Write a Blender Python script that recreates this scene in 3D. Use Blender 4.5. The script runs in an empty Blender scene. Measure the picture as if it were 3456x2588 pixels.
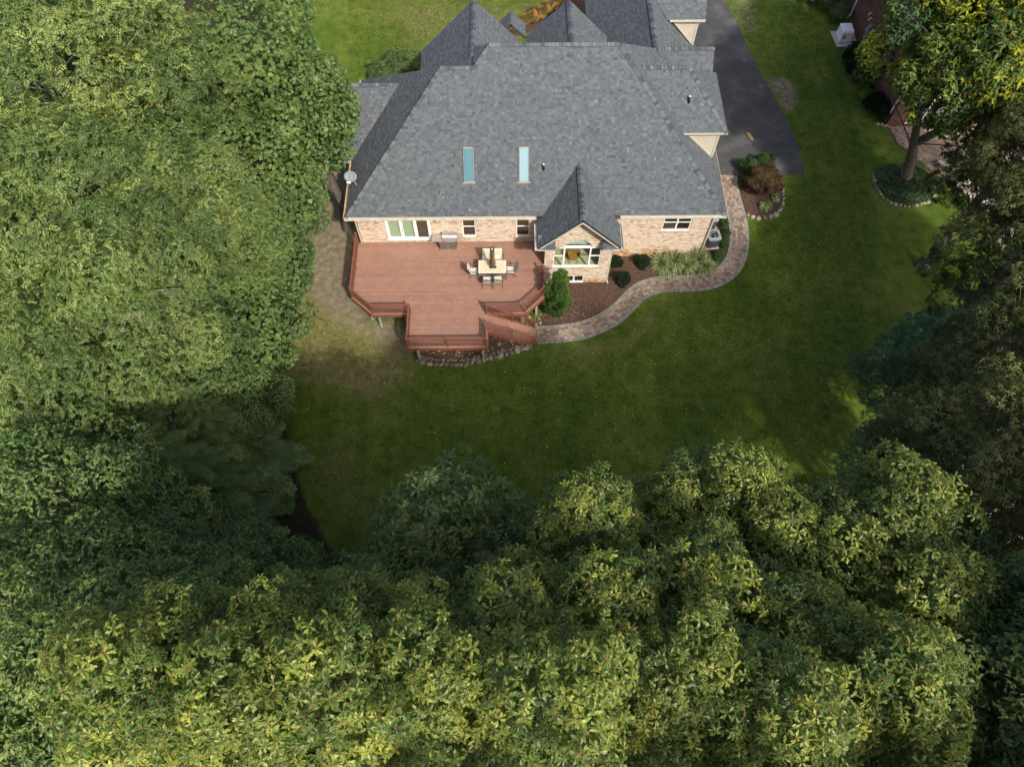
import bpy, math, random
import numpy as np
from mathutils import Matrix, Vector, Quaternion

random.seed(7); rng = np.random.default_rng(7)
scene = bpy.context.scene
col = scene.collection
R = math.radians

# ------------------------------------------------------------------ camera, sky, sun, exposure
cam_d = bpy.data.cameras.new('camera'); cam = bpy.data.objects.new('camera', cam_d); col.objects.link(cam)
CAM_H = 37.2
cam_d.sensor_width = 36.0; cam_d.lens = 36.0 * 2395 / 3456
cam_d.clip_start = 0.5; cam_d.clip_end = 3000
cam.location = (0, 0, CAM_H); cam.rotation_euler = (R(90 - 63.5), 0, R(-0.53))
scene.camera = cam

SUN = Vector((0.46, -0.82, 1.0)).normalized()
world = bpy.data.worlds.new('World'); scene.world = world; world.use_nodes = True
wn = world.node_tree.nodes; wl = world.node_tree.links
bg = wn['Background']; sky = wn.new('ShaderNodeTexSky'); sky.sky_type = 'NISHITA'; sky.sun_disc = False
sky.sun_elevation = math.asin(SUN.z); sky.sun_rotation = math.atan2(SUN.x, SUN.y)
sky.air_density = 1.0; sky.dust_density = 5.0; sky.ozone_density = 1.0
wl.new(sky.outputs[0], bg.inputs[0]); bg.inputs[1].default_value = 0.145

sun_d = bpy.data.lights.new('sun', 'SUN'); sun_d.energy = 3.0; sun_d.angle = R(2.4); sun_d.color = (1.0, 0.93, 0.82)
sun = bpy.data.objects.new('sun', sun_d); col.objects.link(sun)
sun.rotation_euler = SUN.to_track_quat('Z', 'Y').to_euler(); sun.location = (0, 0, 60)

scene.view_settings.view_transform = 'Standard'; scene.view_settings.look = 'None'
scene.view_settings.exposure = 0.76; scene.view_settings.gamma = 1.0; scene.view_settings.use_curve_mapping = False
scene.render.engine = 'CYCLES'
scene.cycles.max_bounces = 6; scene.cycles.diffuse_bounces = 3; scene.cycles.transparent_max_bounces = 8

# ------------------------------------------------------------------ materials
MATS = {}
def mat(name, stops, rough=0.8, attr=None, nscale=0, namt=0.0, ndetail=4, bump=None, spec=0.3, transl=0.0,
        metallic=0.0, nmap=None, tcol=None):
    """stops: colour, or list of (pos, colour) read by attribute or noise; noise also varies the value."""
    m = bpy.data.materials.new(name); m.use_nodes = True
    nt = m.node_tree; N = nt.nodes; L = nt.links
    b = N['Principled BSDF']; b.inputs['Roughness'].default_value = rough
    b.inputs['Specular IOR Level'].default_value = spec; b.inputs['Metallic'].default_value = metallic
    geo = N.new('ShaderNodeNewGeometry')
    noise = None
    if nscale:
        noise = N.new('ShaderNodeTexNoise'); noise.inputs['Scale'].default_value = nscale
        noise.inputs['Detail'].default_value = ndetail; noise.inputs['Roughness'].default_value = 0.6
        L.new(geo.outputs['Position'], noise.inputs['Vector'])
    if isinstance(stops, list):
        rp = N.new('ShaderNodeValToRGB'); el = rp.color_ramp.elements
        while len(el) < len(stops): el.new(0.5)
        for e, (p, c) in zip(el, stops): e.position = p; e.color = (*c, 1)
        if attr:
            a = N.new('ShaderNodeAttribute'); a.attribute_name = attr; L.new(a.outputs['Fac'], rp.inputs[0])
        else:
            L.new(noise.outputs['Fac'], rp.inputs[0])
        out = rp.outputs[0]
    else:
        rgb = N.new('ShaderNodeRGB'); rgb.outputs[0].default_value = (*stops, 1); out = rgb.outputs[0]
    if nscale and namt:
        mr = N.new('ShaderNodeMapRange'); mr.inputs[1].default_value = 0.3; mr.inputs[2].default_value = 0.7
        mr.inputs[3].default_value = 1 - namt; mr.inputs[4].default_value = 1 + namt
        L.new(noise.outputs['Fac'], mr.inputs[0])
        mx = N.new('ShaderNodeVectorMath'); mx.operation = 'SCALE'
        L.new(out, mx.inputs[0]); L.new(mr.outputs[0], mx.inputs['Scale']); out = mx.outputs[0]
    L.new(out, b.inputs['Base Color'])
    if bump:
        bn = N.new('ShaderNodeTexNoise'); bn.inputs['Scale'].default_value = bump[0]; bn.inputs['Detail'].default_value = 3
        L.new(geo.outputs['Position'], bn.inputs['Vector'])
        bp = N.new('ShaderNodeBump'); bp.inputs['Strength'].default_value = bump[1]; bp.inputs['Distance'].default_value = bump[2]
        L.new(bn.outputs['Fac'], bp.inputs['Height']); L.new(bp.outputs[0], b.inputs['Normal'])
    if transl:
        t = N.new('ShaderNodeBsdfTranslucent')
        tm = N.new('ShaderNodeVectorMath'); tm.operation = 'MULTIPLY'; tm.inputs[1].default_value = tcol or (1.35, 1.3, 0.55)
        L.new(out, tm.inputs[0]); L.new(tm.outputs[0], t.inputs[0])
        ms = N.new('ShaderNodeMixShader'); ms.inputs[0].default_value = transl
        L.new(b.outputs[0], ms.inputs[1]); L.new(t.outputs[0], ms.inputs[2])
        L.new(ms.outputs[0], N['Material Output'].inputs[0])
    MATS[name] = m
    return m

def glass(name, tint, amount):
    m = bpy.data.materials.new(name); m.use_nodes = True
    N = m.node_tree.nodes; L = m.node_tree.links
    N.remove(N['Principled BSDF'])
    t = N.new('ShaderNodeBsdfTransparent'); t.inputs[0].default_value = (*tint, 1)
    g = N.new('ShaderNodeBsdfGlossy'); g.inputs['Roughness'].default_value = 0.02
    ms = N.new('ShaderNodeMixShader'); ms.inputs[0].default_value = amount; L.new(t.outputs[0], ms.inputs[1]); L.new(g.outputs[0], ms.inputs[2])
    L.new(ms.outputs[0], N['Material Output'].inputs[0]); MATS[name] = m
    return m

mat('shingle', [(0, (.038, .045, .052)), (.35, (.067, .077, .087)), (.7, (.098, .110, .122)), (1, (.15, .166, .18))], .92, 'tone', 3, .07, spec=.25)
mat('sheathing', (.035, .04, .048), .95)
mat('brick', [(0, (.32, .18, .13)), (.25, (.44, .32, .245)), (.6, (.53, .44, .345)), (1, (.60, .54, .45))], .9, 'tone', 9, .10, spec=.2)
mat('mortar', (.50, .44, .35), .95, None, 6, .08)
mat('rust_brick', [(0, (.24, .11, .05)), (.5, (.36, .20, .09)), (1, (.48, .33, .19))], .9, 'tone', 3, .2, spec=.2)
mat('red_brick', [(0, (.075, .034, .025)), (.5, (.12, .055, .040)), (1, (.17, .085, .062))], .9, 'tone', 4, .15)
mat('white_trim', (.78, .78, .76), .45, None, 3, .04)
mat('beige_trim', (.43, .40, .325), .6, None, 2, .06)
mat('gutter', (.48, .46, .41), .5, None, 5, .2)
mat('deck_board', [(0, (.222, .122, .088)), (.5, (.240, .134, .097)), (1, (.256, .145, .105))], .72, 'tone', 2.2, .10, bump=(40, .15, .004), spec=.3)
mat('deck_rail', (.165, .062, .040), .6, None, 8, .14, spec=.3)
mat('treated_wood', (.28, .31, .22), .85, None, 5, .2)
mat('paver_red', [(0, (.15, .11, .085)), (.3, (.215, .155, .118)), (.65, (.255, .195, .15)), (1, (.29, .25, .205))], .92, 'tone', 5, .16)
mat('paver_grey', [(0, (.15, .145, .12)), (.5, (.20, .19, .16)), (1, (.25, .235, .20))], .92, 'tone', 5, .14)
mat('joint_sand', (.07, .06, .048), .95, None, 30, .3)
mat('asphalt', [(0.25, (.036, .037, .038)), (.52, (.052, .052, .052)), (.68, (.085, .081, .075)), (.8, (.16, .145, .125))], .85, None, .55, .12, 6, bump=(60, .4, .01))
mat('mulch', [(.3, (.028, .016, .011)), (.5, (.060, .034, .024)), (.68, (.12, .075, .052))], .95, None, 16, .25, 6, bump=(25, .9, .04))
mat('chip', [(0, (.05, .028, .018)), (.6, (.11, .07, .045)), (1, (.30, .20, .12))], .9, 'tone')
mat('rock', [(0, (.12, .095, .07)), (.5, (.21, .17, .125)), (1, (.33, .29, .235))], .9, 'tone', 12, .22, bump=(20, .5, .02))
mat('flag', [(0, (.34, .30, .25)), (1, (.50, .46, .40))], .9, 'tone', 5, .2)
mat('concrete', (.45, .40, .34), .9, None, 3, .12)
mat('bark', [(.3, (.05, .042, .033)), (.7, (.15, .13, .105))], .95, None, 9, .2, bump=(14, .9, .04))
mat('grey_bark', [(.3, (.14, .13, .11)), (.7, (.30, .28, .245))], .95, None, 9, .2, bump=(14, .7, .03))
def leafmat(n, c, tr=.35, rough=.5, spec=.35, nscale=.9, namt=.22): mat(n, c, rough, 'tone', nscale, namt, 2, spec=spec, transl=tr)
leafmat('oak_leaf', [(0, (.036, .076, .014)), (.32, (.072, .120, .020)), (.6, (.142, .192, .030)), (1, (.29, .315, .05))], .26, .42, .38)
leafmat('oak_blue', [(0, (.050, .095, .032)), (.5, (.090, .152, .046)), (1, (.17, .225, .06))], .32, .5, .3)
leafmat('locust_leaf', [(0, (.056, .102, .026)), (.45, (.104, .164, .042)), (.8, (.175, .235, .060)), (1, (.30, .325, .09))], .32, .45, .4)
leafmat('maple_leaf', [(0, (0.043, 0.084, 0.020)), (.5, (0.084, 0.142, 0.035)), (1, (0.150, 0.210, 0.057))], .35, .5, .35)
leafmat('olive_leaf', [(0, (.045, .062, .021)), (.5, (.092, .115, .035)), (1, (.19, .20, .065))], .30, .5, .25)
leafmat('wood_leaf', [(0, (.046, .092, .026)), (.5, (.096, .158, .044)), (1, (.19, .25, .066))], .32, .45, .35)
leafmat('yellow_leaf', [(0, (.040, .080, .022)), (.42, (.095, .150, .030)), (.68, (.24, .28, .034)), (1, (.38, .39, .036))], .40, .5, .3)
leafmat('spruce_needle', [(0, (.046, .088, .030)), (.5, (.115, .180, .060)), (1, (.23, .30, .10))], .15, .6, .2)
leafmat('pine_needle', [(0, (.070, .135, .075)), (.5, (.115, .21, .12)), (1, (.21, .33, .19))], .18, .6, .2)
leafmat('boxwood', [(0, (.018, .045, .010)), (.5, (.035, .082, .016)), (1, (.075, .14, .026))], .25, .5)
leafmat('yew', [(0, (.010, .020, .008)), (.5, (.020, .036, .013)), (1, (.040, .060, .022))], .15, .6)
leafmat('arbor', [(0, (.06, .13, .030)), (.5, (.11, .21, .050)), (1, (.18, .30, .085))], .3, .5)
leafmat('maroon', [(0, (.045, .030, .014)), (.5, (.095, .060, .026)), (1, (.17, .105, .045))], .3, .5)
leafmat('rust_leaf', [(0, (.05, .075, .018)), (.4, (.16, .12, .028)), (.7, (.30, .15, .035)), (1, (.42, .26, .07))], .3, .5)
leafmat('ivy', [(0, (.014, .034, .010)), (.5, (.030, .060, .018)), (1, (.075, .11, .03))], .2, .45)
leafmat('variegated', [(0, (.06, .11, .03)), (.5, (.22, .29, .11)), (1, (.46, .50, .26))], .25, .5)
leafmat('grass_blade', [(0, (.030, .055, .006)), (.5, (.066, .098, .012)), (.85, (.12, .14, .024)), (1, (.22, .20, .07))], .3, .6, .15)
leafmat('dry_leaf', [(0, (.30, .12, .03)), (.5, (.52, .26, .07)), (1, (.62, .46, .18))], .2, .7)
mat('petiole', (.15, .095, .03), .6)
mat('tile', [(.32, (.42, .27, .18)), (.5, (.62, .44, .31)), (.68, (.72, .56, .42))], .45, None, 16, .05, 3, spec=.4)
mat('tile_light', (.66, .55, .42), .45, None, 12, .1)
mat('iron', (.045, .055, .068), .5, spec=.4)
mat('sling', (.46, .44, .34), .8, None, 40, .08)
mat('umbrella', [(0, (.12, .075, .035)), (.5, (.24, .16, .08)), (1, (.33, .23, .12))], .85, 'tone')
mat('steel', (.62, .60, .57), .32, None, 6, .05, metallic=.85)
mat('steel_dark', (.21, .18, .155), .4, metallic=.6)
mat('black', (.012, .012, .013), .5)
mat('grey_plastic', (.25, .26, .27), .5)
mat('ac_grey', (.075, .08, .085), .5)
mat('ac_trim', (.20, .205, .21), .5)
mat('ac_dark', (.030, .034, .038), .55)
mat('white_metal', (.72, .72, .70), .4)
mat('blind', (.52, .60, .44), .8)
mat('screen', (.10, .11, .11), .6)
mat('carpet', (.52, .46, .32), .95, None, 8, .06)
mat('drywall', (.42, .36, .26), .9)
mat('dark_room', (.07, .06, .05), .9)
mat('wicker', (.36, .17, .035), .6, None, 30, .4)
mat('glass_block', (.58, .50, .26), .25, None, 9, .12)
mat('green_glass', (.38, .50, .42), .2)
glass('pane', (.88, .93, .90), .06); glass('pane_dark', (.60, .66, .64), .2)
mat('skylight_teal', (.045, .14, .17), .15, spec=.45); mat('skylight_pale', (.15, .27, .31), .15, spec=.45)
mat('flashing', (.20, .19, .175), .5, None, 5, .15); mat('dish', (.17, .19, .215), .5); mat('paint_yellow', (.42, .27, .06), .8)
mat('soil', [(.3, (.10, .075, .05)), (.6, (.20, .16, .11)), (.75, (.30, .25, .18))], .95, None, 3, .2)

def lawn_material():
    m = bpy.data.materials.new('lawn'); m.use_nodes = True
    N = m.node_tree.nodes; L = m.node_tree.links; b = N['Principled BSDF']
    b.inputs['Roughness'].default_value = .9; b.inputs['Specular IOR Level'].default_value = .15
    geo = N.new('ShaderNodeNewGeometry')
    def noise(s, d=4, rough=.6, scale=None):
        n = N.new('ShaderNodeTexNoise'); n.inputs['Scale'].default_value = s; n.inputs['Detail'].default_value = d; n.inputs['Roughness'].default_value = rough
        if scale:
            mp = N.new('ShaderNodeMapping'); mp.inputs['Rotation'].default_value = (0, 0, R(12)); mp.inputs['Scale'].default_value = scale
            L.new(geo.outputs['Position'], mp.inputs[0]); L.new(mp.outputs[0], n.inputs['Vector'])
        else: L.new(geo.outputs['Position'], n.inputs['Vector'])
        return n.outputs['Fac']
    def ramp(f, stops):
        r = N.new('ShaderNodeValToRGB'); el = r.color_ramp.elements
        while len(el) < len(stops): el.new(.5)
        for e, (p, c) in zip(el, stops): e.position = p; e.color = (*c, 1)
        L.new(f, r.inputs[0]); return r.outputs[0]
    def mix(f, a, c, mode='MIX'):
        x = N.new('ShaderNodeMix'); x.data_type = 'RGBA'; x.blend_type = mode
        if isinstance(f, float): x.inputs[0].default_value = f
        else: L.new(f, x.inputs[0])
        L.new(a, x.inputs[6]); L.new(c, x.inputs[7]); return x.outputs[2]
    def attr(n):
        a = N.new('ShaderNodeAttribute'); a.attribute_name = n; return a.outputs['Fac']
    def math_(op, a, c):
        x = N.new('ShaderNodeMath'); x.operation = op; x.use_clamp = True
        for i, q in enumerate((a, c)):
            if isinstance(q, float): x.inputs[i].default_value = q
            else: L.new(q, x.inputs[i])
        return x.outputs[0]
    big = ramp(noise(.22, 5), [(.30, (.044, .080, .008)), (.5, (.066, .104, .012)), (.68, (.098, .126, .022))])
    mid = ramp(noise(1.4, 5), [(.28, (.55, .60, .5)), (.5, (1., 1., 1.)), (.75, (1.35, 1.22, 1.25))])
    fine = ramp(noise(15, 4, .85), [(.3, (.42, .45, .4)), (.5, (1., 1., 1.)), (.7, (1.7, 1.6, 1.5))])
    clump = ramp(noise(5.5, 5, .8), [(.3, (.62, .66, .55)), (.5, (1., 1., 1.)), (.72, (1.4, 1.3, 1.25))])
    mow = ramp(noise(.9, 2, .5, (1, .06, 1)), [(.36, (.90, .93, .88)), (.64, (1.1, 1.07, 1.05))])
    g = mix(1.0, big, mid, 'MULTIPLY'); g = mix(1.0, g, fine, 'MULTIPLY'); g = mix(1.0, g, mow, 'MULTIPLY'); g = mix(1.0, g, clump, 'MULTIPLY')
    dirt = ramp(noise(2.6, 9, .78), [(.28, (.075, .064, .040)), (.5, (.165, .138, .090)), (.72, (.31, .26, .18))])
    dry = ramp(noise(2.2, 9, .78), [(.3, (.065, .080, .018)), (.5, (.135, .128, .045)), (.75, (.27, .225, .11))])
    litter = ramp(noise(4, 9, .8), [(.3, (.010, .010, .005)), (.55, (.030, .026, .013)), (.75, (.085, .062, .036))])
    def mask(n, sc, lo, hi):
        a = math_('ADD', attr(n), math_('MULTIPLY', math_('SUBTRACT', noise(sc, 4), .5), .9))
        r = N.new('ShaderNodeMapRange'); r.inputs[1].default_value = lo; r.inputs[2].default_value = hi; L.new(a, r.inputs[0]); r.interpolation_type = 'SMOOTHSTEP'; return r.outputs[0]
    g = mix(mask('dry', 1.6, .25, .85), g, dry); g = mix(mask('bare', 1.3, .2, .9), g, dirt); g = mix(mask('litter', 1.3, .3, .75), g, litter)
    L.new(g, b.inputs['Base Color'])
    bp = N.new('ShaderNodeBump'); bp.inputs['Strength'].default_value = .7; bp.inputs['Distance'].default_value = .05
    L.new(noise(38, 3, .7), bp.inputs['Height']); L.new(bp.outputs[0], b.inputs['Normal'])
    MATS['lawn'] = m
lawn_material()

# ------------------------------------------------------------------ object helpers
WM = {}
def reg(o, world=None):
    WM[o] = world.copy() if world else Matrix.Identity(4); return o
def attach(o, parent, world=None):
    w = world if world is not None else Matrix.Identity(4)
    WM[o] = w.copy()
    if parent is not None:
        o.parent = parent; o.matrix_parent_inverse = WM[parent].inverted()
    o.matrix_basis = w
    col.objects.link(o); return o
def tag(o, label=None, cat=None, group=None, kind=None):
    if label: o['label'] = label
    if cat: o['category'] = cat
    if group: o['group'] = group
    if kind: o['kind'] = kind
    return o
def empty(name, loc, label, cat, group=None):
    o = bpy.data.objects.new(name, None); o.empty_display_size = .3
    attach(o, None, Matrix.Translation(loc)); return tag(o, label, cat, group)
def set_attr(me, name, vals, domain='FACE'):
    a = me.attributes.new(name, 'FLOAT', domain); a.data.foreach_set('value', np.asarray(vals, dtype=np.float32))
def np_mesh(name, V, F, mats, tone=None, midx=None, smooth=False):
    """V (n,3), F (m,k) equal-sided faces"""
    V = np.asarray(V, np.float32); F = np.asarray(F, np.int32); k = F.shape[1]
    me = bpy.data.meshes.new(name); me.vertices.add(len(V)); me.vertices.foreach_set('co', V.ravel())
    me.loops.add(F.size); me.loops.foreach_set('vertex_index', F.ravel())
    me.polygons.add(len(F)); me.polygons.foreach_set('loop_start', np.arange(0, F.size, k, dtype=np.int32))
    for m in mats: me.materials.append(MATS[m])
    if midx is not None: me.polygons.foreach_set('material_index', np.asarray(midx, np.int32))
    if tone is not None: set_attr(me, 'tone', tone)
    if smooth: me.polygons.foreach_set('use_smooth', np.ones(len(F), bool))
    me.update(calc_edges=True); return me

class MB:
    def __init__(s): s.v = []; s.f = []; s.t = []; s.m = []
    def face(s, pts, tone=.5, mi=0):
        i = len(s.v); s.v += [tuple(p) for p in pts]; s.f.append(list(range(i, i + len(pts)))); s.t.append(tone); s.m.append(mi)
    def mesh(s, vs, fs, tone=.5, mi=0):
        i = len(s.v); s.v += [tuple(p) for p in vs]
        for f in fs: s.f.append([i + k for k in f]); s.t.append(tone); s.m.append(mi)
    def box(s, x0, x1, y0, y1, z0, z1, tone=.5, mi=0, M=None):
        vs = [(x, y, z) for z in (z0, z1) for y in (y0, y1) for x in (x0, x1)]
        if M is not None: vs = [M @ Vector(v) for v in vs]
        s.mesh(vs, [(0, 2, 3, 1), (4, 5, 7, 6), (0, 1, 5, 4), (2, 6, 7, 3), (0, 4, 6, 2), (1, 3, 7, 5)], tone, mi)
    def beam(s, a, b, w, h, tone=.5, mi=0, up=(0, 0, 1)):
        a = Vector(a); b = Vector(b); d = (b - a); l = d.length; d.normalize(); u = Vector(up)
        x = d.cross(u)
        if x.length < 1e-4: x = d.cross(Vector((0, 1, 0)))
        x.normalize(); u = x.cross(d).normalized()
        M = Matrix((( x.x, d.x, u.x, a.x), (x.y, d.y, u.y, a.y), (x.z, d.z, u.z, a.z), (0, 0, 0, 1)))
        s.box(-w / 2, w / 2, 0, l, -h / 2, h / 2, tone, mi, M)
    def tube(s, pts, rad, n=8, tone=.5, mi=0, cap=True):
        pts = [Vector(p) for p in pts]; rings = []
        if not hasattr(rad, '__len__'): rad = [rad] * len(pts)
        for i, p in enumerate(pts):
            d = (pts[min(i + 1, len(pts) - 1)] - pts[max(i - 1, 0)]).normalized()
            a = d.cross(Vector((0, 0, 1)));
            if a.length < .05: a = d.cross(Vector((0, 1, 0)))
            a.normalize(); b = d.cross(a)
            rings.append([p + (a * math.cos(2 * math.pi * k / n) + b * math.sin(2 * math.pi * k / n)) * rad[i] for k in range(n)])
        vs = [v for r in rings for v in r]; fs = []
        for i in range(len(pts) - 1):
            for k in range(n): fs.append((i * n + k, i * n + (k + 1) % n, (i + 1) * n + (k + 1) % n, (i + 1) * n + k))
        if cap: fs += [tuple(range(n)), tuple((len(pts) - 1) * n + k for k in range(n))]
        s.mesh(vs, fs, tone, mi)
    def lathe(s, prof, c=(0, 0, 0), n=20, tone=.5, mi=0, sx=1, sy=1):
        vs = [(c[0] + r * sx * math.cos(2 * math.pi * k / n), c[1] + r * sy * math.sin(2 * math.pi * k / n), c[2] + z) for r, z in prof for k in range(n)]
        fs = [(i * n + k, i * n + (k + 1) % n, (i + 1) * n + (k + 1) % n, (i + 1) * n + k) for i in range(len(prof) - 1) for k in range(n)]
        s.mesh(vs, fs, tone, mi)
    def prism(s, poly, z0, z1, tone=.5, mi=0):
        n = len(poly)
        vs = [(x, y, z0) for x, y in poly] + [(x, y, z1) for x, y in poly]
        fs = [tuple(reversed(range(n))), tuple(range(n, 2 * n))] + [(i, (i + 1) % n, n + (i + 1) % n, n + i) for i in range(n)]
        s.mesh(vs, fs, tone, mi)
    def data(s, name, mats, smooth=False):
        me = bpy.data.meshes.new(name); me.from_pydata(s.v, [], s.f)
        for m in ([mats] if isinstance(mats, str) else mats): me.materials.append(MATS[m])
        if len(me.polygons) == len(s.t):
            set_attr(me, 'tone', s.t); me.polygons.foreach_set('material_index', np.asarray(s.m, np.int32))
            if smooth: me.polygons.foreach_set('use_smooth', np.ones(len(s.f), bool))
        me.update(); return me
    def build(s, name, mats, parent=None, smooth=False, bevel=0, world=None, kind=None, label=None):
        o = bpy.data.objects.new(name, s.data(name, mats, smooth)); attach(o, parent, world)
        if bevel:
            b = o.modifiers.new('bevel', 'BEVEL'); b.width = bevel; b.segments = 2; b.limit_method = 'ANGLE'
        if kind: o['kind'] = kind
        if label: o['label'] = label
        return o
def inst(name, me, parent, world):
    return attach(bpy.data.objects.new(name, me), parent, world)
def copy_tree(o, loc, rz=0, sc=1, label=None, parent=None):
    c = o.copy(); col.objects.link(c); c.parent = parent
    if parent is None:
        s = sc if hasattr(sc, '__len__') else (sc, sc, sc)
        c.matrix_basis = Matrix.Translation(loc) @ Matrix.Rotation(rz, 4, 'Z') @ Matrix.Diagonal((*s, 1))
        if label: c['label'] = label
    for ch in list(o.children): copy_tree(ch, None, parent=c)
    return c
def put(o, loc, rz=0, sc=1):
    s = sc if hasattr(sc, '__len__') else (sc, sc, sc)
    o.matrix_basis = Matrix.Translation(loc) @ Matrix.Rotation(rz, 4, 'Z') @ Matrix.Diagonal((*s, 1))
def TR(x, y, z, rz=0): return Matrix.Translation((x, y, z)) @ Matrix.Rotation(rz, 4, 'Z')
def catmull(P, n):
    P = [np.array(p, float) for p in P]; out = []
    for i in range(len(P) - 1):
        a = P[max(i - 1, 0)]; b = P[i]; c = P[i + 1]; d = P[min(i + 2, len(P) - 1)]
        for k in range(n):
            t = k / n
            out.append(.5 * ((2 * b) + (c - a) * t + (2 * a - 5 * b + 4 * c - d) * t * t + (3 * b - a - 3 * c + d) * t ** 3))
    out.append(P[-1]); return np.array(out)
def resample(P, n):
    d = np.r_[0, np.cumsum(np.linalg.norm(np.diff(P, axis=0), axis=1))]
    s = np.linspace(0, d[-1], n); return np.stack([np.interp(s, d, P[:, k]) for k in range(P.shape[1])], 1), d[-1]
def inpoly(px, py, poly):
    ins = np.zeros(np.shape(px), bool); n = len(poly)
    for i in range(n):
        x1, y1 = poly[i]; x2, y2 = poly[(i + 1) % n]
        c = ((y1 > py) != (y2 > py)) & (px < (x2 - x1) * (py - y1) / ((y2 - y1) if y2 != y1 else 1e-9) + x1); ins ^= c
    return ins
def polydist(px, py, poly):
    d = np.full(np.shape(px), 1e9); n = len(poly)
    for i in range(n):
        a = np.array(poly[i]); b = np.array(poly[(i + 1) % n]); ab = b - a
        t = np.clip(((px - a[0]) * ab[0] + (py - a[1]) * ab[1]) / (ab @ ab + 1e-9), 0, 1)
        d = np.minimum(d, np.hypot(px - a[0] - t * ab[0], py - a[1] - t * ab[1]))
    return np.where(inpoly(px, py, poly), -d, d)
def clip_half(poly, a, b, c):
    """keep a*x+b*y<=c"""
    out = []; n = len(poly)
    for i in range(n):
        p = poly[i]; q = poly[(i + 1) % n]; dp = a * p[0] + b * p[1] - c; dq = a * q[0] + b * q[1] - c
        if dp <= 0: out.append(p)
        if dp * dq < 0:
            t = dp / (dp - dq); out.append((p[0] + t * (q[0] - p[0]), p[1] + t * (q[1] - p[1])))
    return out
def clip_convex(poly, cv):
    n = len(cv); A = sum(cv[i][0] * cv[(i + 1) % n][1] - cv[(i + 1) % n][0] * cv[i][1] for i in range(n))
    if A < 0: cv = cv[::-1]
    for i in range(n):
        (x1, y1), (x2, y2) = cv[i], cv[(i + 1) % n]
        a, b = (y2 - y1), -(x2 - x1)
        poly = clip_half(poly, a, b, a * x1 + b * y1)
        if len(poly) < 3: return []
    return poly

# ------------------------------------------------------------------ the ground
def build_lawn():
    xs = np.unique(np.r_[np.linspace(-400, -40, 10), np.arange(-40, 42, .4), np.linspace(42, 400, 10)])
    ys = np.unique(np.r_[np.linspace(-300, -14, 8), np.arange(-14, 60, .4), np.linspace(60, 500, 10)])
    X, Y = np.meshgrid(xs, ys); nx, ny = len(xs), len(ys)
    Z = np.zeros_like(X)
    idx = np.arange(nx * ny).reshape(ny, nx)
    F = np.stack([idx[:-1, :-1], idx[:-1, 1:], idx[1:, 1:], idx[1:, :-1]], -1).reshape(-1, 4)
    me = np_mesh('lawn', np.stack([X, Y, Z], -1).reshape(-1, 3), F, ['lawn'])
    def soft(poly, w): return np.clip(.5 - polydist(X, Y, poly) / w, 0, 1)
    bare = soft([(-13.6, 36), (-9.0, 36), (-9.2, 27), (-8.6, 23.0), (-5.6, 22.6), (-5.4, 20.4), (-6.6, 20.6), (-9.0, 22.3), (-11.2, 23.5), (-13.2, 26)], 2.2)
    bare = np.maximum(bare, soft([(19.4, 43.6), (20.8, 43.9), (21.4, 42.6), (21.0, 40.9), (20.2, 40.2), (19.9, 41.4)], 1.0))
    bare = np.maximum(bare, .62 * soft([(17.8, 53), (20, 53), (19.8, 49), (18.4, 49)], 2))
    dry = soft([(-13.5, 26), (-10.5, 25), (-7, 21.5), (-5.4, 18.9), (-8, 17.6), (-11, 18.3), (-13.4, 19)], 3)
    dry = np.maximum(dry, .8 * soft([(1.5, 20.6), (6.5, 21.6), (9, 23.6), (9, 22), (5, 19.8)], 3))
    dry = np.maximum(dry, .5 * soft([(-12.5, 14.5), (-8.6, 16.5), (-6.4, 12), (-6.6, 8.4), (-9.5, 8.6)], 4))
    dry = np.maximum(dry, .55 * soft([(-12, 54), (6, 54), (3, 48), (-8, 46)], 5))
    dry = np.maximum(dry, .3 * soft([(8, 20), (14, 20), (15, 14), (9, 13)], 5))
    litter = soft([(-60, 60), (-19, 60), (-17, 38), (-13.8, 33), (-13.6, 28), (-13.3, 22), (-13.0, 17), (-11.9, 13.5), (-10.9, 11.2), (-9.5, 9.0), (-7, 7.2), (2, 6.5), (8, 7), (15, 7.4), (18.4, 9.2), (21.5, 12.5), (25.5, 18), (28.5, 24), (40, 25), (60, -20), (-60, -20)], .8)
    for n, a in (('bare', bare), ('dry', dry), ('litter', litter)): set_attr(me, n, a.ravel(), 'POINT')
    o = bpy.data.objects.new('lawn', me); attach(o, None); tag(o, 'mown green lawn around the house with bare and dry patches', 'lawn', kind='structure')
build_lawn()

def sheet(name, poly, z0, z1, m, label, cat):
    b = MB(); b.prism(poly, z0, z1); o = b.build(name, m); return tag(o, label, cat, kind='structure')

WALK_OUT = [(1.69, 21.14), (3.49, 21.3), (5.03, 21.65), (6.4, 22.28), (7.37, 23.05), (8.15, 23.87), (8.92, 24.5), (9.81, 24.79), (10.89, 24.82), (12.26, 24.89), (13.46, 25.23), (14.45, 26.04), (15.1, 27.01), (15.55, 28.18), (15.75, 29.29), (15.78, 30.43), (15.65, 31.49), (15.52, 32.58), (15.48, 33.48), (15.6, 34.34)]
WALK_IN = [(1.72, 22.4), (3.41, 22.51), (4.54, 22.74), (5.7, 23.35), (6.68, 24.14), (7.54, 25.15), (8.46, 25.75), (9.73, 26.05), (11.03, 26.08), (12.28, 26.2), (13.37, 26.67), (14.08, 27.56), (14.43, 28.65), (14.56, 29.77), (14.6, 30.92), (14.62, 31.89), (14.62, 32.68), (14.62, 33.49), (14.62, 34.35)]
wo, lo_ = resample(catmull(WALK_OUT, 8), 161); wi, li_ = resample(catmull(WALK_IN, 8), 161)
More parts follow.
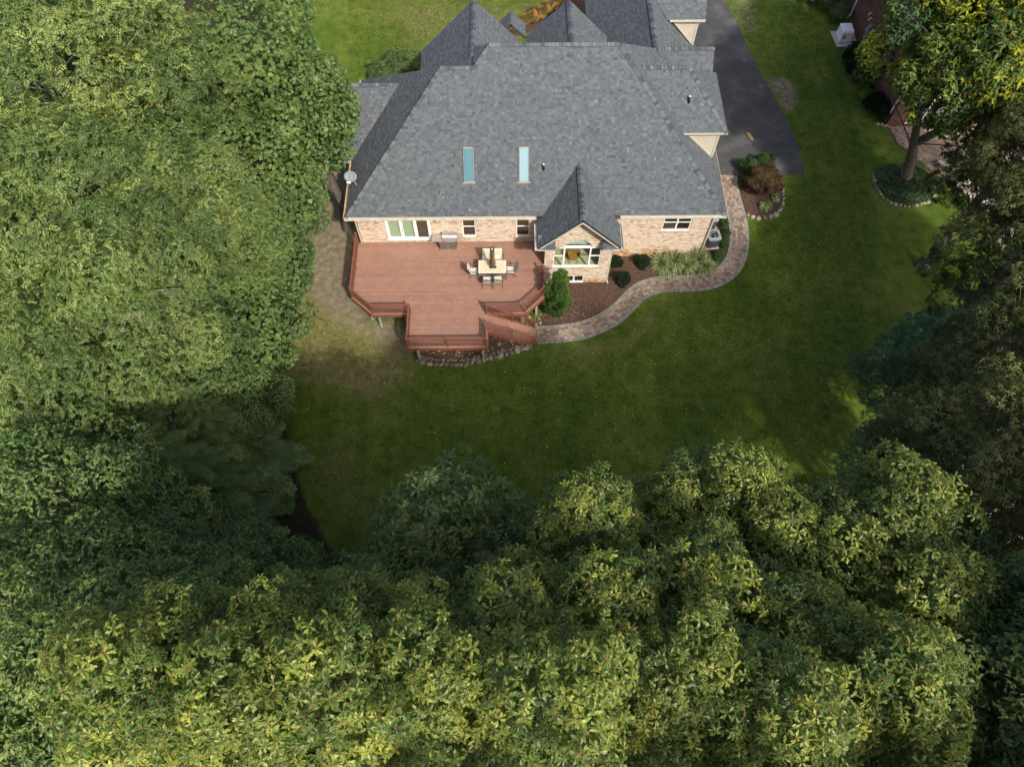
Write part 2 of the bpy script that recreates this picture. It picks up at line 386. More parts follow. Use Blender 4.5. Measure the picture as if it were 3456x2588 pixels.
def build_walk():
    # pair the edges by nearest points so courses run square to the path
    ctr = .5 * (wo + wi); ctr, ln = resample(ctr, 261)
    for _ in range(2): ctr[1:-1] = .25 * ctr[:-2] + .5 * ctr[1:-1] + .25 * ctr[2:]
    tan = np.gradient(ctr, axis=0); tan /= np.linalg.norm(tan, axis=1)[:, None]; nor = np.stack([-tan[:, 1], tan[:, 0]], 1)
    W = 1.27; S = np.linspace(0, ln, 261)
    def pos(s, t):
        s = min(max(s, 0), ln); return (np.interp(s, S, ctr[:, 0]) + np.interp(s, S, nor[:, 0]) * t, np.interp(s, S, ctr[:, 1]) + np.interp(s, S, nor[:, 1]) * t)
    b = MB(); n = 130
    L_ = [pos(ln * i / n, -W / 2) for i in range(n + 1)]; R_ = [pos(ln * i / n, W / 2) for i in range(n + 1)]
    for i in range(n):
        a, c, d, e = L_[i], L_[i + 1], R_[i + 1], R_[i]
        b.face([(*a, .018), (*c, .018), (*d, .018), (*e, .018)])
        b.face([(*a, -.05), (*c, -.05), (*c, .018), (*a, .018)]); b.face([(*e, .018), (*d, .018), (*d, -.05), (*e, -.05)])
    path = b.build('garden_path', 'joint_sand'); tag(path, 'curving brick paver path from the deck stairs round to the driveway', 'path', kind='structure')
    items = []
    def course(t0, t1, l0, l1, mi, off):
        s = -off
        while s < ln:
            l = random.uniform(l0, l1); a, c = max(s, 0), min(s + l, ln); s += l
            if c - a < .05: continue
            items.append((a, c, t0, t1, mi, random.random()))
    edge = .21
    course(-W / 2, -W / 2 + edge, .13, .16, 1, 0); course(W / 2 - edge, W / 2, .13, .16, 1, .05)
    t = -W / 2 + edge; k = 0
    while t < W / 2 - edge - .03:
        w = (W - 2 * edge) / 5
        course(t, t + w, .17, .26, 0, .12 * (k % 2)); t += w; k += 1
    def solid(mb, it):
        a, c, t0, t1, mi, tone = it; g = .006; h = .048 + random.uniform(-.004, .004)
        q = [pos(a + g, t0 + g), pos(c - g, t0 + g), pos(c - g, t1 - g), pos(a + g, t1 - g)]
        vs = [(x, y, .0) for x, y in q] + [(x, y, h) for x, y in q]
        mb.mesh(vs, [(4, 5, 6, 7), (0, 1, 5, 4), (1, 2, 6, 5), (2, 3, 7, 6), (3, 0, 4, 7)], tone if mi or random.random() > .12 else 0, mi)
    items.sort(key=lambda it: np.hypot(*pos(it[0], it[2])))
    for it in items[:300]:
        mb = MB(); solid(mb, it); mb.build('paver', ['paver_red', 'paver_grey'], path)
    mb = MB()
    for it in items[300:]: solid(mb, it)
    mb.build('paver_field', ['paver_red', 'paver_grey'], path, kind='stuff')
build_walk()

drive = [(13.4, 34.37), (20.3, 34.40), (20.45, 34.46), (20.52, 35.3), (20.37, 37.51), (19.98, 39.96), (19.31, 42.99), (18.7, 46.01), (18.13, 49.71), (17.46, 52.74), (16.9, 56), (16.5, 75), (11, 75), (12.4, 55), (12.4, 35)]
drv = sheet('driveway', drive, -.1, .03, 'asphalt', 'dark grey asphalt driveway beside the garage wing', 'driveway')
b = MB(); b.face([(17.0, 38.3, .034), (17.22, 38.25, .034), (17.45, 37.55, .034), (17.28, 37.5, .034)]); b.build('paint_mark', 'paint_yellow', drv)
bed = sheet('mulch_bed', [(2.2, 25.7), (2.2, 23.3), (1.0, 22.2), (-1.2, 22.2), (-1.2, 20.9), (1.6, 21.2), (1.7, 22.45), (3.41, 22.55), (4.54, 22.78), (5.7, 23.4), (6.68, 24.2), (7.54, 25.2), (8.46, 25.8), (9.73, 26.1), (11.03, 26.13), (12.28, 26.25), (13.34, 26.7), (14.04, 27.58), (14.4, 28.65), (14.53, 29.8), (14.58, 34.3), (12.3, 34.3), (12.3, 27.7), (6.1, 27.7), (6.1, 25.6)], -.1, .014, 'mulch', 'brown bark mulch bed between the brick house wall and the path', 'flower bed')
bed2poly = [(15.72, 34.33), (15.62, 33.74), (15.62, 32.96), (15.70, 32.19), (15.78, 31.55), (15.9, 31.05), (16.44, 30.73), (17.24, 30.78), (17.92, 31.03), (18.33, 31.65), (18.56, 32.67), (18.65, 33.71), (18.44, 34.33)]
bed2 = sheet('mulch_island', bed2poly, -.1, .016, 'mulch', 'rounded mulch island with a bronze maple at the driveway corner', 'flower bed')
rockpoly = [(-5.6, 22.0), (-5.75, 20.2), (-5.1, 19.75), (-3.6, 19.68), (-2.6, 19.66), (-1.9, 19.85), (-.4, 20.3), (.7, 20.62), (1.6, 21.05), (1.6, 22.3), (1.2, 22.6), (.4, 23), (-2, 23.2)]
rbed = sheet('rock_bed', rockpoly, -.1, .010, 'mulch', 'bed of river stones and leaf litter under the deck front', 'rock bed')

def stone_mesh(seed):
    r = np.random.default_rng(seed); phi = (1 + 5 ** .5) / 2
    V = np.array([(-1, phi, 0), (1, phi, 0), (-1, -phi, 0), (1, -phi, 0), (0, -1, phi), (0, 1, phi), (0, -1, -phi), (0, 1, -phi), (phi, 0, -1), (phi, 0, 1), (-phi, 0, -1), (-phi, 0, 1)]) / math.hypot(1, phi)
    F = [(0, 11, 5), (0, 5, 1), (0, 1, 7), (0, 7, 10), (0, 10, 11), (1, 5, 9), (5, 11, 4), (11, 10, 2), (10, 7, 6), (7, 1, 8), (3, 9, 4), (3, 4, 2), (3, 2, 6), (3, 6, 8), (3, 8, 9), (4, 9, 5), (2, 4, 11), (6, 2, 10), (8, 6, 7), (9, 8, 1)]
    V = list(V); cache = {}; G = []
    def mid(a, c):
        k = (min(a, c), max(a, c))
        if k not in cache: m = V[a] + V[c]; V.append(m / np.linalg.norm(m)); cache[k] = len(V) - 1
        return cache[k]
    for a, c, d in F:
        e, f, g = mid(a, c), mid(c, d), mid(d, a); G += [(a, e, g), (e, c, f), (g, f, d), (e, f, g)]
    V = np.array(V); off = r.normal(size=(4, 3)); ph = r.uniform(0, 6, 4)
    rad = 1 + .10 * sum(np.sin(2.2 * V @ off[i] + ph[i]) for i in range(4)) / 1.6
    V = V * rad[:, None] * np.array([1, r.uniform(.7, .95), r.uniform(.5, .7)])
    return np_mesh('stone', V, G, ['rock'], np.full(len(G), r.uniform(0, 1)), smooth=True)
STONES = [stone_mesh(i) for i in range(12)]
def stone(parent, x, y, s, z=0):
    inst('stone', random.choice(STONES), parent, Matrix.Translation((x, y, z + s * random.uniform(.0, .2))) @ Matrix.Rotation(random.uniform(0, 6.3), 4, 'Z') @ Matrix.Diagonal((s * random.uniform(.85, 1.25), s * random.uniform(.8, 1.1), s, 1)))
def stones_along(parent, pts, s0, s1, gap=1.0):
    P = catmull(pts, 10); L_ = np.r_[0, np.cumsum(np.linalg.norm(np.diff(P, axis=0), axis=1))]; s = 0
    while s < L_[-1]:
        r = random.uniform(s0, s1); s += r * gap
        stone(parent, np.interp(s, L_, P[:, 0]) + random.uniform(-.03, .03), np.interp(s, L_, P[:, 1]) + random.uniform(-.03, .03), r); s += r * gap
stones_along(rbed, [(-5.5, 20.2), (-5.1, 19.95), (-4.4, 19.85), (-3.5, 19.82), (-2.7, 19.8), (-1.9, 20.0), (-.4, 20.42), (.7, 20.75), (1.4, 21.06)], .09, .22, .95)
stones_along(rbed, [(-5.3, 20.45), (-4.4, 20.15), (-3.4, 20.12), (-2.4, 20.1), (-1.3, 20.42), (-.2, 20.75), (.9, 21.05)], .06, .17, 1.1)
for _ in range(150):
    x = random.uniform(-5.5, 1.7); y = random.uniform(20.1, 23.0)
    if inpoly(np.array(x), np.array(y), rockpoly) and (y < 20.9 or x > .3 or random.random() < .35): stone(rbed, x, y, random.uniform(.06, .13))
for _ in range(26): stone(rbed, random.uniform(.9, 2.0), random.uniform(22.5, 23.3), random.uniform(.06, .13))
stones_along(bed2, [(15.85, 30.98), (16.44, 30.66), (17.24, 30.70), (17.95, 30.95)], .14, .22)
stones_along(bed2, [(17.95, 30.95), (18.38, 31.6), (18.62, 32.6), (18.70, 33.6), (18.5, 34.2)], .09, .14)

def scatter(name, pts, size, m, label, cat, flat=True, asp=.6):
    """loose leaves or chips as one mass"""
    V = []; F = []; T = []
    for (x, y, z) in pts:
        a = random.uniform(0, 6.3); s = size * random.uniform(.6, 1.3); tl = random.uniform(-.5, .5); c, d = math.cos(a), math.sin(a)
        i = len(V)
        for u, v in ((-1, 0), (0, -asp), (1, 0), (0, asp)):
            V.append((x + s * (u * c - v * d), y + s * (u * d + v * c), z + s * .35 + s * .35 * u * tl))
        F.append((i, i + 1, i + 2, i + 3)); T.append(random.random())
    o = bpy.data.objects.new(name, np_mesh(name, V, F, [m], T)); attach(o, None); return tag(o, label, cat, kind='stuff')
def rand_in(poly, n, z):
    xs = [p[0] for p in poly]; ys = [p[1] for p in poly]; out = []
    while len(out) < n:
        x = random.uniform(min(xs), max(xs)); y = random.uniform(min(ys), max(ys))
        if inpoly(np.array(x), np.array(y), poly): out.append((x, y, z))
    return out
bedfree = [(2.2, 25.6), (2.2, 23.3), (1.0, 22.2), (1.7, 22.45), (3.41, 22.55), (4.54, 22.78), (5.7, 23.4), (6.68, 24.2), (7.54, 25.2), (8.46, 25.8), (11.03, 26.13), (12.28, 26.25), (13.34, 26.7), (14.04, 27.58), (14.4, 28.65), (14.5, 33), (12.4, 33), (12.4, 27.5), (6.2, 27.5), (6.15, 25.6)]
scatter('mulch_chips', rand_in(bedfree, 2600, .014) + rand_in(bed2poly, 600, .016), .032, 'chip', 'loose bark chips scattered over the mulch beds', 'mulch', asp=.4)
scatter('leaf_litter', rand_in(rockpoly, 2600, .012) + rand_in([(2.2, 25.2), (2.1, 22.6), (4.6, 22.9), (5.4, 23.4), (4.2, 24.4)], 260, .03), .05, 'chip', 'dry tan leaf litter among the river stones', 'leaf litter')

lawnpoly = [(-12.5, 24), (-6, 19.5), (-2, 19.4), (2, 20.9), (6, 21.8), (9, 24.3), (13.4, 24.9), (15.4, 27.2), (16, 30.4), (18.7, 31), (20.8, 35), (19.8, 42), (18, 52), (24, 52), (25.3, 44), (24.6, 33), (21, 20), (17, 14), (12, 9), (0, 8.5), (-9, 9.5), (-12.4, 15)]
def grass_tufts():
    r = np.random.default_rng(21); P = []
    for poly, n in ((lawnpoly, 46000), ([(-13, 54), (6, 54), (0, 48.9), (-3, 46), (-11, 44)], 9000)):
        xs = [p[0] for p in poly]; ys = [p[1] for p in poly]; x = r.uniform(min(xs), max(xs), n * 2); y = r.uniform(min(ys), max(ys), n * 2); ok = inpoly(x, y, poly); ok &= ~inpoly(x, y, bed2poly)
        P.append(np.stack([x[ok], y[ok]], 1)[:n])
    P = np.concatenate(P); n = len(P); V = np.zeros((n, 3, 3, 3)); a = r.uniform(0, 6.28, (n, 3)); h = r.uniform(.035, .085, (n, 3)); l = r.uniform(.03, .09, (n, 3)); w = r.uniform(.008, .016, (n, 3))
    for k in range(3):
        d = np.stack([np.cos(a[:, k]), np.sin(a[:, k])], 1); q = np.stack([-d[:, 1], d[:, 0]], 1)
        V[:, k, 0, :2] = P - q * w[:, k, None]; V[:, k, 1, :2] = P + q * w[:, k, None]; V[:, k, 2, :2] = P + d * l[:, k, None]; V[:, k, 2, 2] = h[:, k]
    t = np.repeat(np.clip(.45 + .22 * r.normal(size=n), 0, 1), 3)
    o = bpy.data.objects.new('grass', np_mesh('grass', V.reshape(-1, 3), np.arange(n * 9).reshape(-1, 3), ['grass_blade'], t)); attach(o, None); tag(o, 'short mown grass blades standing over the lawn', 'grass', kind='stuff')
grass_tufts()
scatter('lawn_leaves', rand_in(lawnpoly, 520, .01) + rand_in([(-12, 52), (6, 52), (0, 48.8), (-7, 46)], 60, .01), .045, 'dry_leaf', 'single dry leaves and flecks scattered over the lawn', 'leaves')

# ------------------------------------------------------------------ the house
house = empty('brick_house', (1.6, 33, 0), 'large tan brick house with grey shingled hip roof and bay gable', 'house')
EV = 4.62; YE = 27.09; YWALL = 27.59; YB = 25.62; DECK = 1.7
zS = lambda x, y: EV + (y - YE)
zW = lambda x, y: EV + .967 * (x + 9.44)
zE = lambda x, y: EV + .986 * (12.69 - x)

SINGLE = []      # shingles that become parts
FIELD = MB()
SH_T = .012; EXPO = .145
SHEATH = MB()
def roof_plane(outline, zf, parts=0, shingles=True, gap_bottom=True):
    """outline: convex list of (x,y); zf(x,y): planar height"""
    P = [Vector((x, y, zf(x, y))) for x, y in outline]
    nrm = (P[1] - P[0]).cross(P[2] - P[0]).normalized()
    if nrm.z < 0: nrm = -nrm
    SHEATH.face([p - nrm * .02 for p in P])
    SHEATH.face([p - nrm * .12 for p in reversed(P)])
    n = len(P)
    for i in range(n):
        a, c = P[i], P[(i + 1) % n]; SHEATH.face([a - nrm * .12, c - nrm * .12, c - nrm * .02, a - nrm * .02])
    if not shingles: return
    h = Vector((0, 0, 1)).cross(nrm).normalized(); u = nrm.cross(h).normalized()   # u points up the slope
    if u.z < 0: u = -u; h = -h
    O = P[0]
    Q = [((p - O).dot(h), (p - O).dot(u)) for p in P]
    v0 = min(q[1] for q in Q); v1 = max(q[1] for q in Q); h0 = min(q[0] for q in Q); h1 = max(q[0] for q in Q)
    v = v0; row = 0; cnt = 0
    while v < v1:
        x = h0 - random.uniform(0, .3)
        while x < h1:
            w = random.choice((.10, .13, .16, .19, .24)); tone = min(1, max(0, random.gauss(.46, .12)))
            quad = [(x, v), (x + w, v), (x + w, v + EXPO * 1.12), (x, v + EXPO * 1.12)]
            cl = clip_convex(quad, Q); full = len(cl) == 4 and abs(cl[0][0] - quad[0][0]) + abs(cl[2][1] - quad[2][1]) < 1e-6
            thick = SH_T * (1.7 if tone > .5 else 1.0) * random.uniform(.8, 1.2)
            if parts and full and cnt < parts:
                Mx = Matrix(((h.x, u.x, nrm.x, 0), (h.y, u.y, nrm.y, 0), (h.z, u.z, nrm.z, 0), (0, 0, 0, 1)))
                Mx.translation = O + h * (x + w / 2) + u * v; SINGLE.append((w, tone, Mx)); cnt += 1
            elif len(cl) >= 3:
                g = .004
                pts = []
                for (a, c) in cl:
                    k = (c - v) / EXPO
                    pts.append(O + h * (a) + u * c + nrm * (thick * (1 - .85 * k)))
                FIELD.face(pts, tone)
                lows = [i for i in range(len(cl)) if abs(cl[i][1] - v) < 1e-6]
                if len(lows) == 2:
                    a, c = pts[lows[0]], pts[lows[1]]
                    FIELD.face([a - nrm * .03, c - nrm * .03, c, a], max(0, tone - .3))
            x += w
        v += EXPO; row += 1
A_ = (-3.61, 32.73); D_ = (-1.80, 32.73); C_ = (-.93, 33.53); B_ = (6.16, 33.53); SL = (-9.44, YE); SR = (12.69, YE); BP = (12.69 - (32.73 - YE) / .986, 32.73)
roof_plane([SL, SR, BP, A_], zS, parts=300)
roof_plane([D_, BP, B_, C_], zS)
roof_plane([SL, A_, (-9.44, 38.4)], zW)
roof_plane([SR, (12.69, 36.51), (8.91, 36.51), B_], zE)
roof_plane([A_, D_, (-1.8, 38.4), (-9.44, 38.4)], lambda x, y: 10.26 - (y - 32.73), shingles=False)
roof_plane([C_, B_, (8.9, 40), (-1.8, 40)], lambda x, y: 11.06 - (y - 33.53), shingles=False)
roof_plane([D_, C_, (-1.8, 34.4)], lambda x, y: 10.26 + .80 / .87 * (x + 1.8))
# gables over the front door side
roof_plane([(-1.88, 32.8), (-1.88, 38.4), (-5.28, 38.4), (-5.28, 35.4)], lambda x, y: 10.2 + (x + 1.88))
roof_plane([(-1.88, 34.1), (1.1, 36.6), (1.1, 38.4), (-1.88, 38.4)], lambda x, y: 10.2 - (x + 1.88))
roof_plane([(3.66, 34.2), (3.66, 38.4), (1.22, 38.4), (1.22, 36.5)], lambda x, y: 10.2 + (x - 3.66))
roof_plane([(3.66, 34.2), (6.15, 36.6), (6.15, 38.4), (3.66, 38.4)], lambda x, y: 10.2 - (x - 3.66))
roof_plane([(.3, 38.4), (.3, 39.6), (-.7, 39.6), (-.7, 38.4)], lambda x, y: 8.6 + (x - .3))
roof_plane([(.3, 38.4), (1.2, 38.4), (1.2, 39.6), (.3, 39.6)], lambda x, y: 8.6 - (x - .3))
# garage wing
roof_plane([(8.93, 36.0), (8.93, 47), (5.5, 47), (5.5, 39.4)], lambda x, y: 8.35 + (x - 8.93))
roof_plane([(8.93, 36.51), (12.65, 36.51), (12.65, 47), (8.93, 47)], lambda x, y: 8.35 - (x - 8.93))
# west wing
roof_plane([(-6.31, 34.5), (-10.1, 34.5), (-10.1, 31.46), (-9.44, 31.46)], lambda x, y: 7.66 - (34.5 - y))
roof_plane([(-6.31, 34.5), (-9.44, 37.54), (-10.1, 37.54), (-10.1, 34.5)], lambda x, y: 7.66 - (y - 34.5), shingles=False)
# bay gable
BX = 4.1; BR = 6.70; BE = 4.28
roof_plane([(BX, 25.05), (BX, 29.17), (1.68, 26.75), (1.68, 25.05)], lambda x, y: BR + (x - BX))
roof_plane([(BX, 25.05), (6.52, 25.05), (6.52, 26.75), (BX, 29.17)], lambda x, y: BR - (x - BX))
# hipped dormer on the east slope
roof_plane([(7.57, 33.38), (10.23, 33.38), (12.66, 30.9), (10.08, 30.9)], lambda x, y: 9.66 - (33.38 - y))
roof_plane([(10.23, 33.38), (12.66, 30.9), (12.66, 35.81)], lambda x, y: 9.66 - (x - 10.23) * 1.02)
roof_plane([(7.57, 33.38), (10.23, 33.38), (12.66, 35.81), (10.05, 35.86)], lambda x, y: 9.66 - (y - 33.38), shingles=False)
# small gabled dormers on the garage wing
roof_plane([(9.49, 37.28), (12.62, 37.28), (12.62, 35.6), (11.15, 35.6)], lambda x, y: 7.79 - (37.28 - y))
roof_plane([(9.49, 37.28), (12.62, 37.28), (12.62, 38.96), (11.15, 38.96)], lambda x, y: 7.79 - (y - 37.28), shingles=False)
roof_plane([(8.98, 42.0), (12.72, 42.0), (12.72, 40.75), (10.3, 40.75)], lambda x, y: 8.3 - (42.0 - y))
roof_plane([(8.98, 42.0), (12.72, 42.0), (12.72, 43.4), (10.3, 43.4)], lambda x, y: 8.3 - (y - 42.0), shingles=False)
roof = SHEATH.build('roof', 'sheathing', house)
FIELD.build('shingle_field', 'shingle', roof, kind='stuff')
SHM = {}
for w, tone, Mx in SINGLE:
    tq = round(tone * 7) / 7; k = (w, tq)
    if k not in SHM:
        mb = MB(); t = SH_T * (1.7 if tq > .5 else 1.0)
        mb.mesh([(-w / 2 + .002, 0, t), (w / 2 - .002, 0, t), (w / 2 - .002, EXPO * 1.1, .002), (-w / 2 + .002, EXPO * 1.1, .002), (-w / 2 + .002, 0, -.03), (w / 2 - .002, 0, -.03)],
                [(0, 1, 2, 3), (4, 5, 1, 0), (0, 3, 4), (1, 5, 2)], tq)
        SHM[k] = mb.data('shingle', 'shingle')
    inst('shingle', SHM[k], roof, Mx)
CAPM = []
for t in (.14, .34, .54, .74):
    mb = MB(); w = .155; d = .115
    for y0, y1, z0, z1 in ((0, .25, .066, .010),):
        vs = [(-w, y0, -d + z0), (0, y0, z0), (w, y0, -d + z0), (-w, y1, -d + z1), (0, y1, z1), (w, y1, -d + z1), (-w, y0, -d + z0 - .05), (0, y0, z0 - .05), (w, y0, -d + z0 - .05)]
        mb.mesh(vs, [(0, 1, 4, 3), (1, 2, 5, 4), (6, 7, 1, 0), (7, 8, 2, 1)], t)
    CAPM.append(mb.data('ridge_cap', 'shingle'))
def caps(a, c, flat=.115):
    a = Vector(a); c = Vector(c); d = c - a; n = int(d.length / .2); d.normalize()
    x = d.cross(Vector((0, 0, 1))).normalized(); u = x.cross(d).normalized()
    for i in range(n):
        Mx = Matrix(((x.x, d.x, u.x, 0), (x.y, d.y, u.y, 0), (x.z, d.z, u.z, 0), (0, 0, 0, 1)))
        sc = Matrix.Diagonal((1, 1, flat / .115, 1))
        M2 = Mx @ sc; M2.translation = a + d * (i * .2) + u * .012
        inst('ridge_cap', random.choice(CAPM), roof, M2)
P3 = lambda p, z: (p[0], p[1], z)
caps(P3(SL, EV), P3(A_, 10.26), .10); caps(P3(A_, 10.26), P3(D_, 10.26)); caps(P3(D_, 10.26), P3(C_, 11.06), .10); caps(P3(C_, 11.06), P3(B_, 11.06)); caps(P3(SR, EV), P3(B_, 11.06), .10)
caps((BX, 25.05, BR), (BX, 29.17, BR)); caps((12.66, 30.9, 7.18), (10.23, 33.38, 9.66), .10); caps((7.6, 33.38, 9.66), (10.23, 33.38, 9.66))
caps((-1.88, 33.6, 10.2), (-1.88, 38.4, 10.2)); caps((3.66, 34.3, 10.2), (3.66, 38.4, 10.2)); caps((8.93, 36.6, 8.35), (8.93, 43, 8.35)); caps((-10.1, 34.5, 7.66), (-6.4, 34.5, 7.66)); caps((9.6, 37.28, 7.79), (12.6, 37.28, 7.79))

# --- walls
def brick_wall(name, x0, x1, z0, top, y, openings, parent, rust=None):
    """south-facing wall at plane y; top(x) gives the height; openings: list of f(x,z)->bool"""
    back = MB(); dx = .05; n = int(round((x1 - x0) / dx))
    zs = np.arange(z0, 7, .02)
    for i in range(n):
        xa = x0 + i * (x1 - x0) / n; xb = x0 + (i + 1) * (x1 - x0) / n; xm = (xa + xb) / 2; t = top(xm)
        ok = np.array([zz < t and not any(f(xm, zz) for f in openings) for zz in zs])
        j = 0
        while j < len(zs):
            if ok[j]:
                k = j
                while k < len(zs) and ok[k]: k += 1
                back.face([(xa, y + .008, zs[j]), (xb, y + .008, zs[j]), (xb, y + .008, zs[j] + (k - j) * .02), (xa, y + .008, zs[j] + (k - j) * .02)])
                j = k
            else: j += 1
    wall = back.build(name, 'mortar', parent)
    bl = MB(); z = z0; r = 0
    while z < 6.8:
        zc = z + .033; xs = np.arange(x0, x1, .01); ok = np.array([zc + .03 < top(q) and not any(f(q, zc) for f in openings) for q in xs])
        x = x0 - (.105 if r % 2 else 0)
        while x < x1:
            a, c = max(x, x0), min(x + .203, x1); x += .213
            m = ok[int((a - x0) / .01):max(int((c - x0) / .01), int((a - x0) / .01) + 1)]
            if c - a < .03 or not m.any(): continue
            if not m.all():
                w = np.where(m)[0]; a, c = a + w[0] * .01, a + (w[-1] + 1) * .01
                if c - a < .03: continue
            tone = min(1, max(0, random.gauss(.62, .22)))
            if random.random() < .10: tone = random.uniform(0, .25)
            mi = 1 if rust and rust((a + c) / 2, zc) else 0
            p = random.uniform(.001, .005)
            vs = [(a, y + .008, z), (c, y + .008, z), (c, y + .008, z + .057), (a, y + .008, z + .057), (a, y - p, z), (c, y - p, z), (c, y - p, z + .057), (a, y - p, z + .057)]
            bl.mesh(vs, [(4, 5, 6, 7), (0, 1, 5, 4), (1, 2, 6, 5), (2, 3, 7, 6), (3, 0, 4, 7)], tone, mi)
        z += .067; r += 1
    bl.build('brickwork', ['brick', 'rust_brick'], wall, kind='stuff')
    return wall
rect = lambda xa, xb, za, zb: (lambda x, z: xa < x < xb and za < z < zb)
W1 = (-2.74, -1.94, 2.15, 3.86); W2 = (.51, 1.32, 2.14, 3.84); WR = (9.36, 11.04, 2.58, 3.86); DR = (-7.35, -4.66, 1.96, 3.90)
rustf = lambda x, z: (z < .78 + .3 * math.sin(x * 2.1) + .2 * math.sin(x * 5.3)) and random.random() < (.95 - z * .55)
brick_wall('wall', -9.0, 2.2, 0, lambda x: 4.56, YWALL, [rect(*W1), rect(*W2), rect(*DR)], house)
brick_wall('wall', 6.1, 12.35, 0, lambda x: 4.56, YWALL, [rect(*WR), rect(7.2, 7.86, .74, 1.15)], house, rustf)
BW = (2.70, 5.52, 1.66, 3.50); AX, AZ, AR, AH = 4.11, 3.62, .80, .62
arch = lambda x, z: z >= 3.45 and abs(x - AX) < AR and z < AZ + AH * math.sqrt(max(0, 1 - ((x - AX) / AR) ** 2))
archo = lambda x, z: z >= 3.5 and abs(x - AX) < AR + .27 and z < AZ + (AH + .26) * math.sqrt(max(0, 1 - ((x - AX) / (AR + .27)) ** 2))
BB = (3.49, 4.71, .0, .70)
brick_wall('wall', 2.19, 6.11, 0, lambda x: min(BR - .12 - abs(x - BX), 6.5), YB, [rect(*BW), arch, archo, rect(*BB)], house, lambda x, z: z < .35 and x > 3.4 and random.random() < .8 - z)
# arch voussoirs, keystone
mb = MB()
nv = 27
for i in range(nv):
    a0 = math.pi * (i + .06) / nv; a1 = math.pi * (i + .94) / nv
    if i == nv // 2: continue
    pt = lambda a, r0, r1: (AX - (AR + r0) * math.cos(a), AZ + (AH + r1) * math.sin(a))
    q = [pt(a0, 0, 0), pt(a1, 0, 0), pt(a1, .255, .245), pt(a0, .255, .245)]
    mb.mesh([(x, YB - .02, z) for x, z in q] + [(x, YB + .1, z) for x, z in q], [(3, 2, 1, 0), (0, 1, 5, 4), (1, 2, 6, 5), (2, 3, 7, 6), (3, 0, 4, 7)], random.uniform(.35, .95))
archp = mb.build('brick_arch', 'brick', house)
mb = MB(); mb.mesh([(AX - .07, YB - .035, AZ + AH - .02), (AX + .07, YB - .035, AZ + AH - .02), (AX + .10, YB - .035, AZ + AH + .30), (AX - .10, YB - .035, AZ + AH + .30)] + [(AX - .07, YB + .1, AZ + AH - .02), (AX + .07, YB + .1, AZ + AH - .02), (AX + .10, YB + .1, AZ + AH + .30), (AX - .10, YB + .1, AZ + AH + .30)],
    [(0, 1, 2, 3), (0, 4, 5, 1), (1, 5, 6, 2), (2, 6, 7, 3), (3, 7, 4, 0)]); mb.build('keystone', 'concrete', house)
mb = MB(); nn = 16
for i in range(nn):   # mortar behind the arch
    a0, a1 = math.pi * i / nn, math.pi * (i + 1) / nn
    q = [(AX - AR * math.cos(a0), AZ + AH * math.sin(a0)), (AX - AR * math.cos(a1), AZ + AH * math.sin(a1)), (AX - (AR + .3) * math.cos(a1), AZ + (AH + .29) * math.sin(a1)), (AX - (AR + .3) * math.cos(a0), AZ + (AH + .29) * math.sin(a0))]
    mb.face([(x, YB + .015, z) for x, z in q])
mb.build('arch_backing', 'mortar', archp)
# plain walls that close the shell
def slab(name, x0, x1, y0, y1, z0, z1, m='brick', parent=None):
    mb = MB(); mb.box(x0, x1, y0, y1, z0, z1, .6); return mb.build(name, m, parent or house)
slab('wall', -9.0, -8.75, YWALL + .02, 38.0, 0, 4.5); slab('wall', 12.1, 12.34, YWALL + .02, 46.6, 0, 4.5)
slab('wall', 2.19, 2.4, YB + .02, YWALL, 0, 4.25); slab('wall', 5.9, 6.10, YB + .02, YWALL, 0, 4.25)
slab('wall', -9.0, 12.3, 37.75, 38.0, 0, 4.5); slab('wall', -9.85, -9.05, 31.8, 37.2, 0, 4.6)
slab('wall', -5.0, .9, 37.9, 38.15, 4.3, 6.9); slab('wall', -5.02, -4.85, 35.2, 37.9, 4.3, 6.7); slab('wall', 1.5, 5.9, 37.9, 38.15, 4.3, 7.7)
slab('wall', .75, 1.15, 38.15, 38.5, 0, 7.0); slab('wall', 5.8, 6.0, 39.5, 46.5, 0, 4.9)
mb = MB()
for cx, hw, zr in ((-1.88, 3.0, 10.05), (3.66, 2.3, 10.05)):
    mb.mesh([(cx - hw, 38.2, zr - hw), (cx + hw, 38.2, zr - hw), (cx, 38.2, zr), (cx - hw, 38.0, zr - hw), (cx + hw, 38.0, zr - hw), (cx, 38.0, zr)], [(0, 1, 2), (5, 4, 3), (0, 2, 5, 3), (1, 4, 5, 2)], .6)
mb.build('front_gable_wall', 'brick', house)
# beige dormer walls with battens
def dormer(xl, xr, y, zt, zb, fx):
    mb = MB(); mb.mesh([(xl, y, zt), (xr, y, zt), (xr, y, zb), (xl, y + .1, zt), (xr, y + .1, zt), (xr, y + .1, zb)], [(2, 1, 0), (3, 4, 5), (0, 1, 4, 3), (1, 2, 5, 4), (2, 0, 3, 5)])
    mb.box(xr - .1, xr, y + .1, y + 4.4, zb, zt)
    d = mb.build('dormer', 'beige_trim', house)
    t = MB(); t.beam((xl + .1, y - .012, zt - .06), (xr, y - .012, zt - .06), .03, .12, up=(0, 0, 1)); t.beam((xr - .06, y - .012, zt - .12), (xr - .06, y - .012, zb + .15), .03, .12, up=(1, 0, 0))
    t.beam((xl + .15, y - .012, zt - .1), (xr - .02, y - .012, zb + .07), .03, .10, up=(0, 0, 1)); t.build('dormer_trim', 'beige_trim', d)
    f = MB(); f.box(xl - .1, xr + .32, y - .26, y - .22, zt - .02, zt + .13); f.box(xl + .05, xr + .30, y - .22, y, zt - .0, zt + .03); f.build('fascia', 'beige_trim', d)
dormer(10.25, 12.36, 31.15, 7.06, 4.98, 0); dormer(10.55, 12.4, 41.0, 6.95, 5.0, 0)
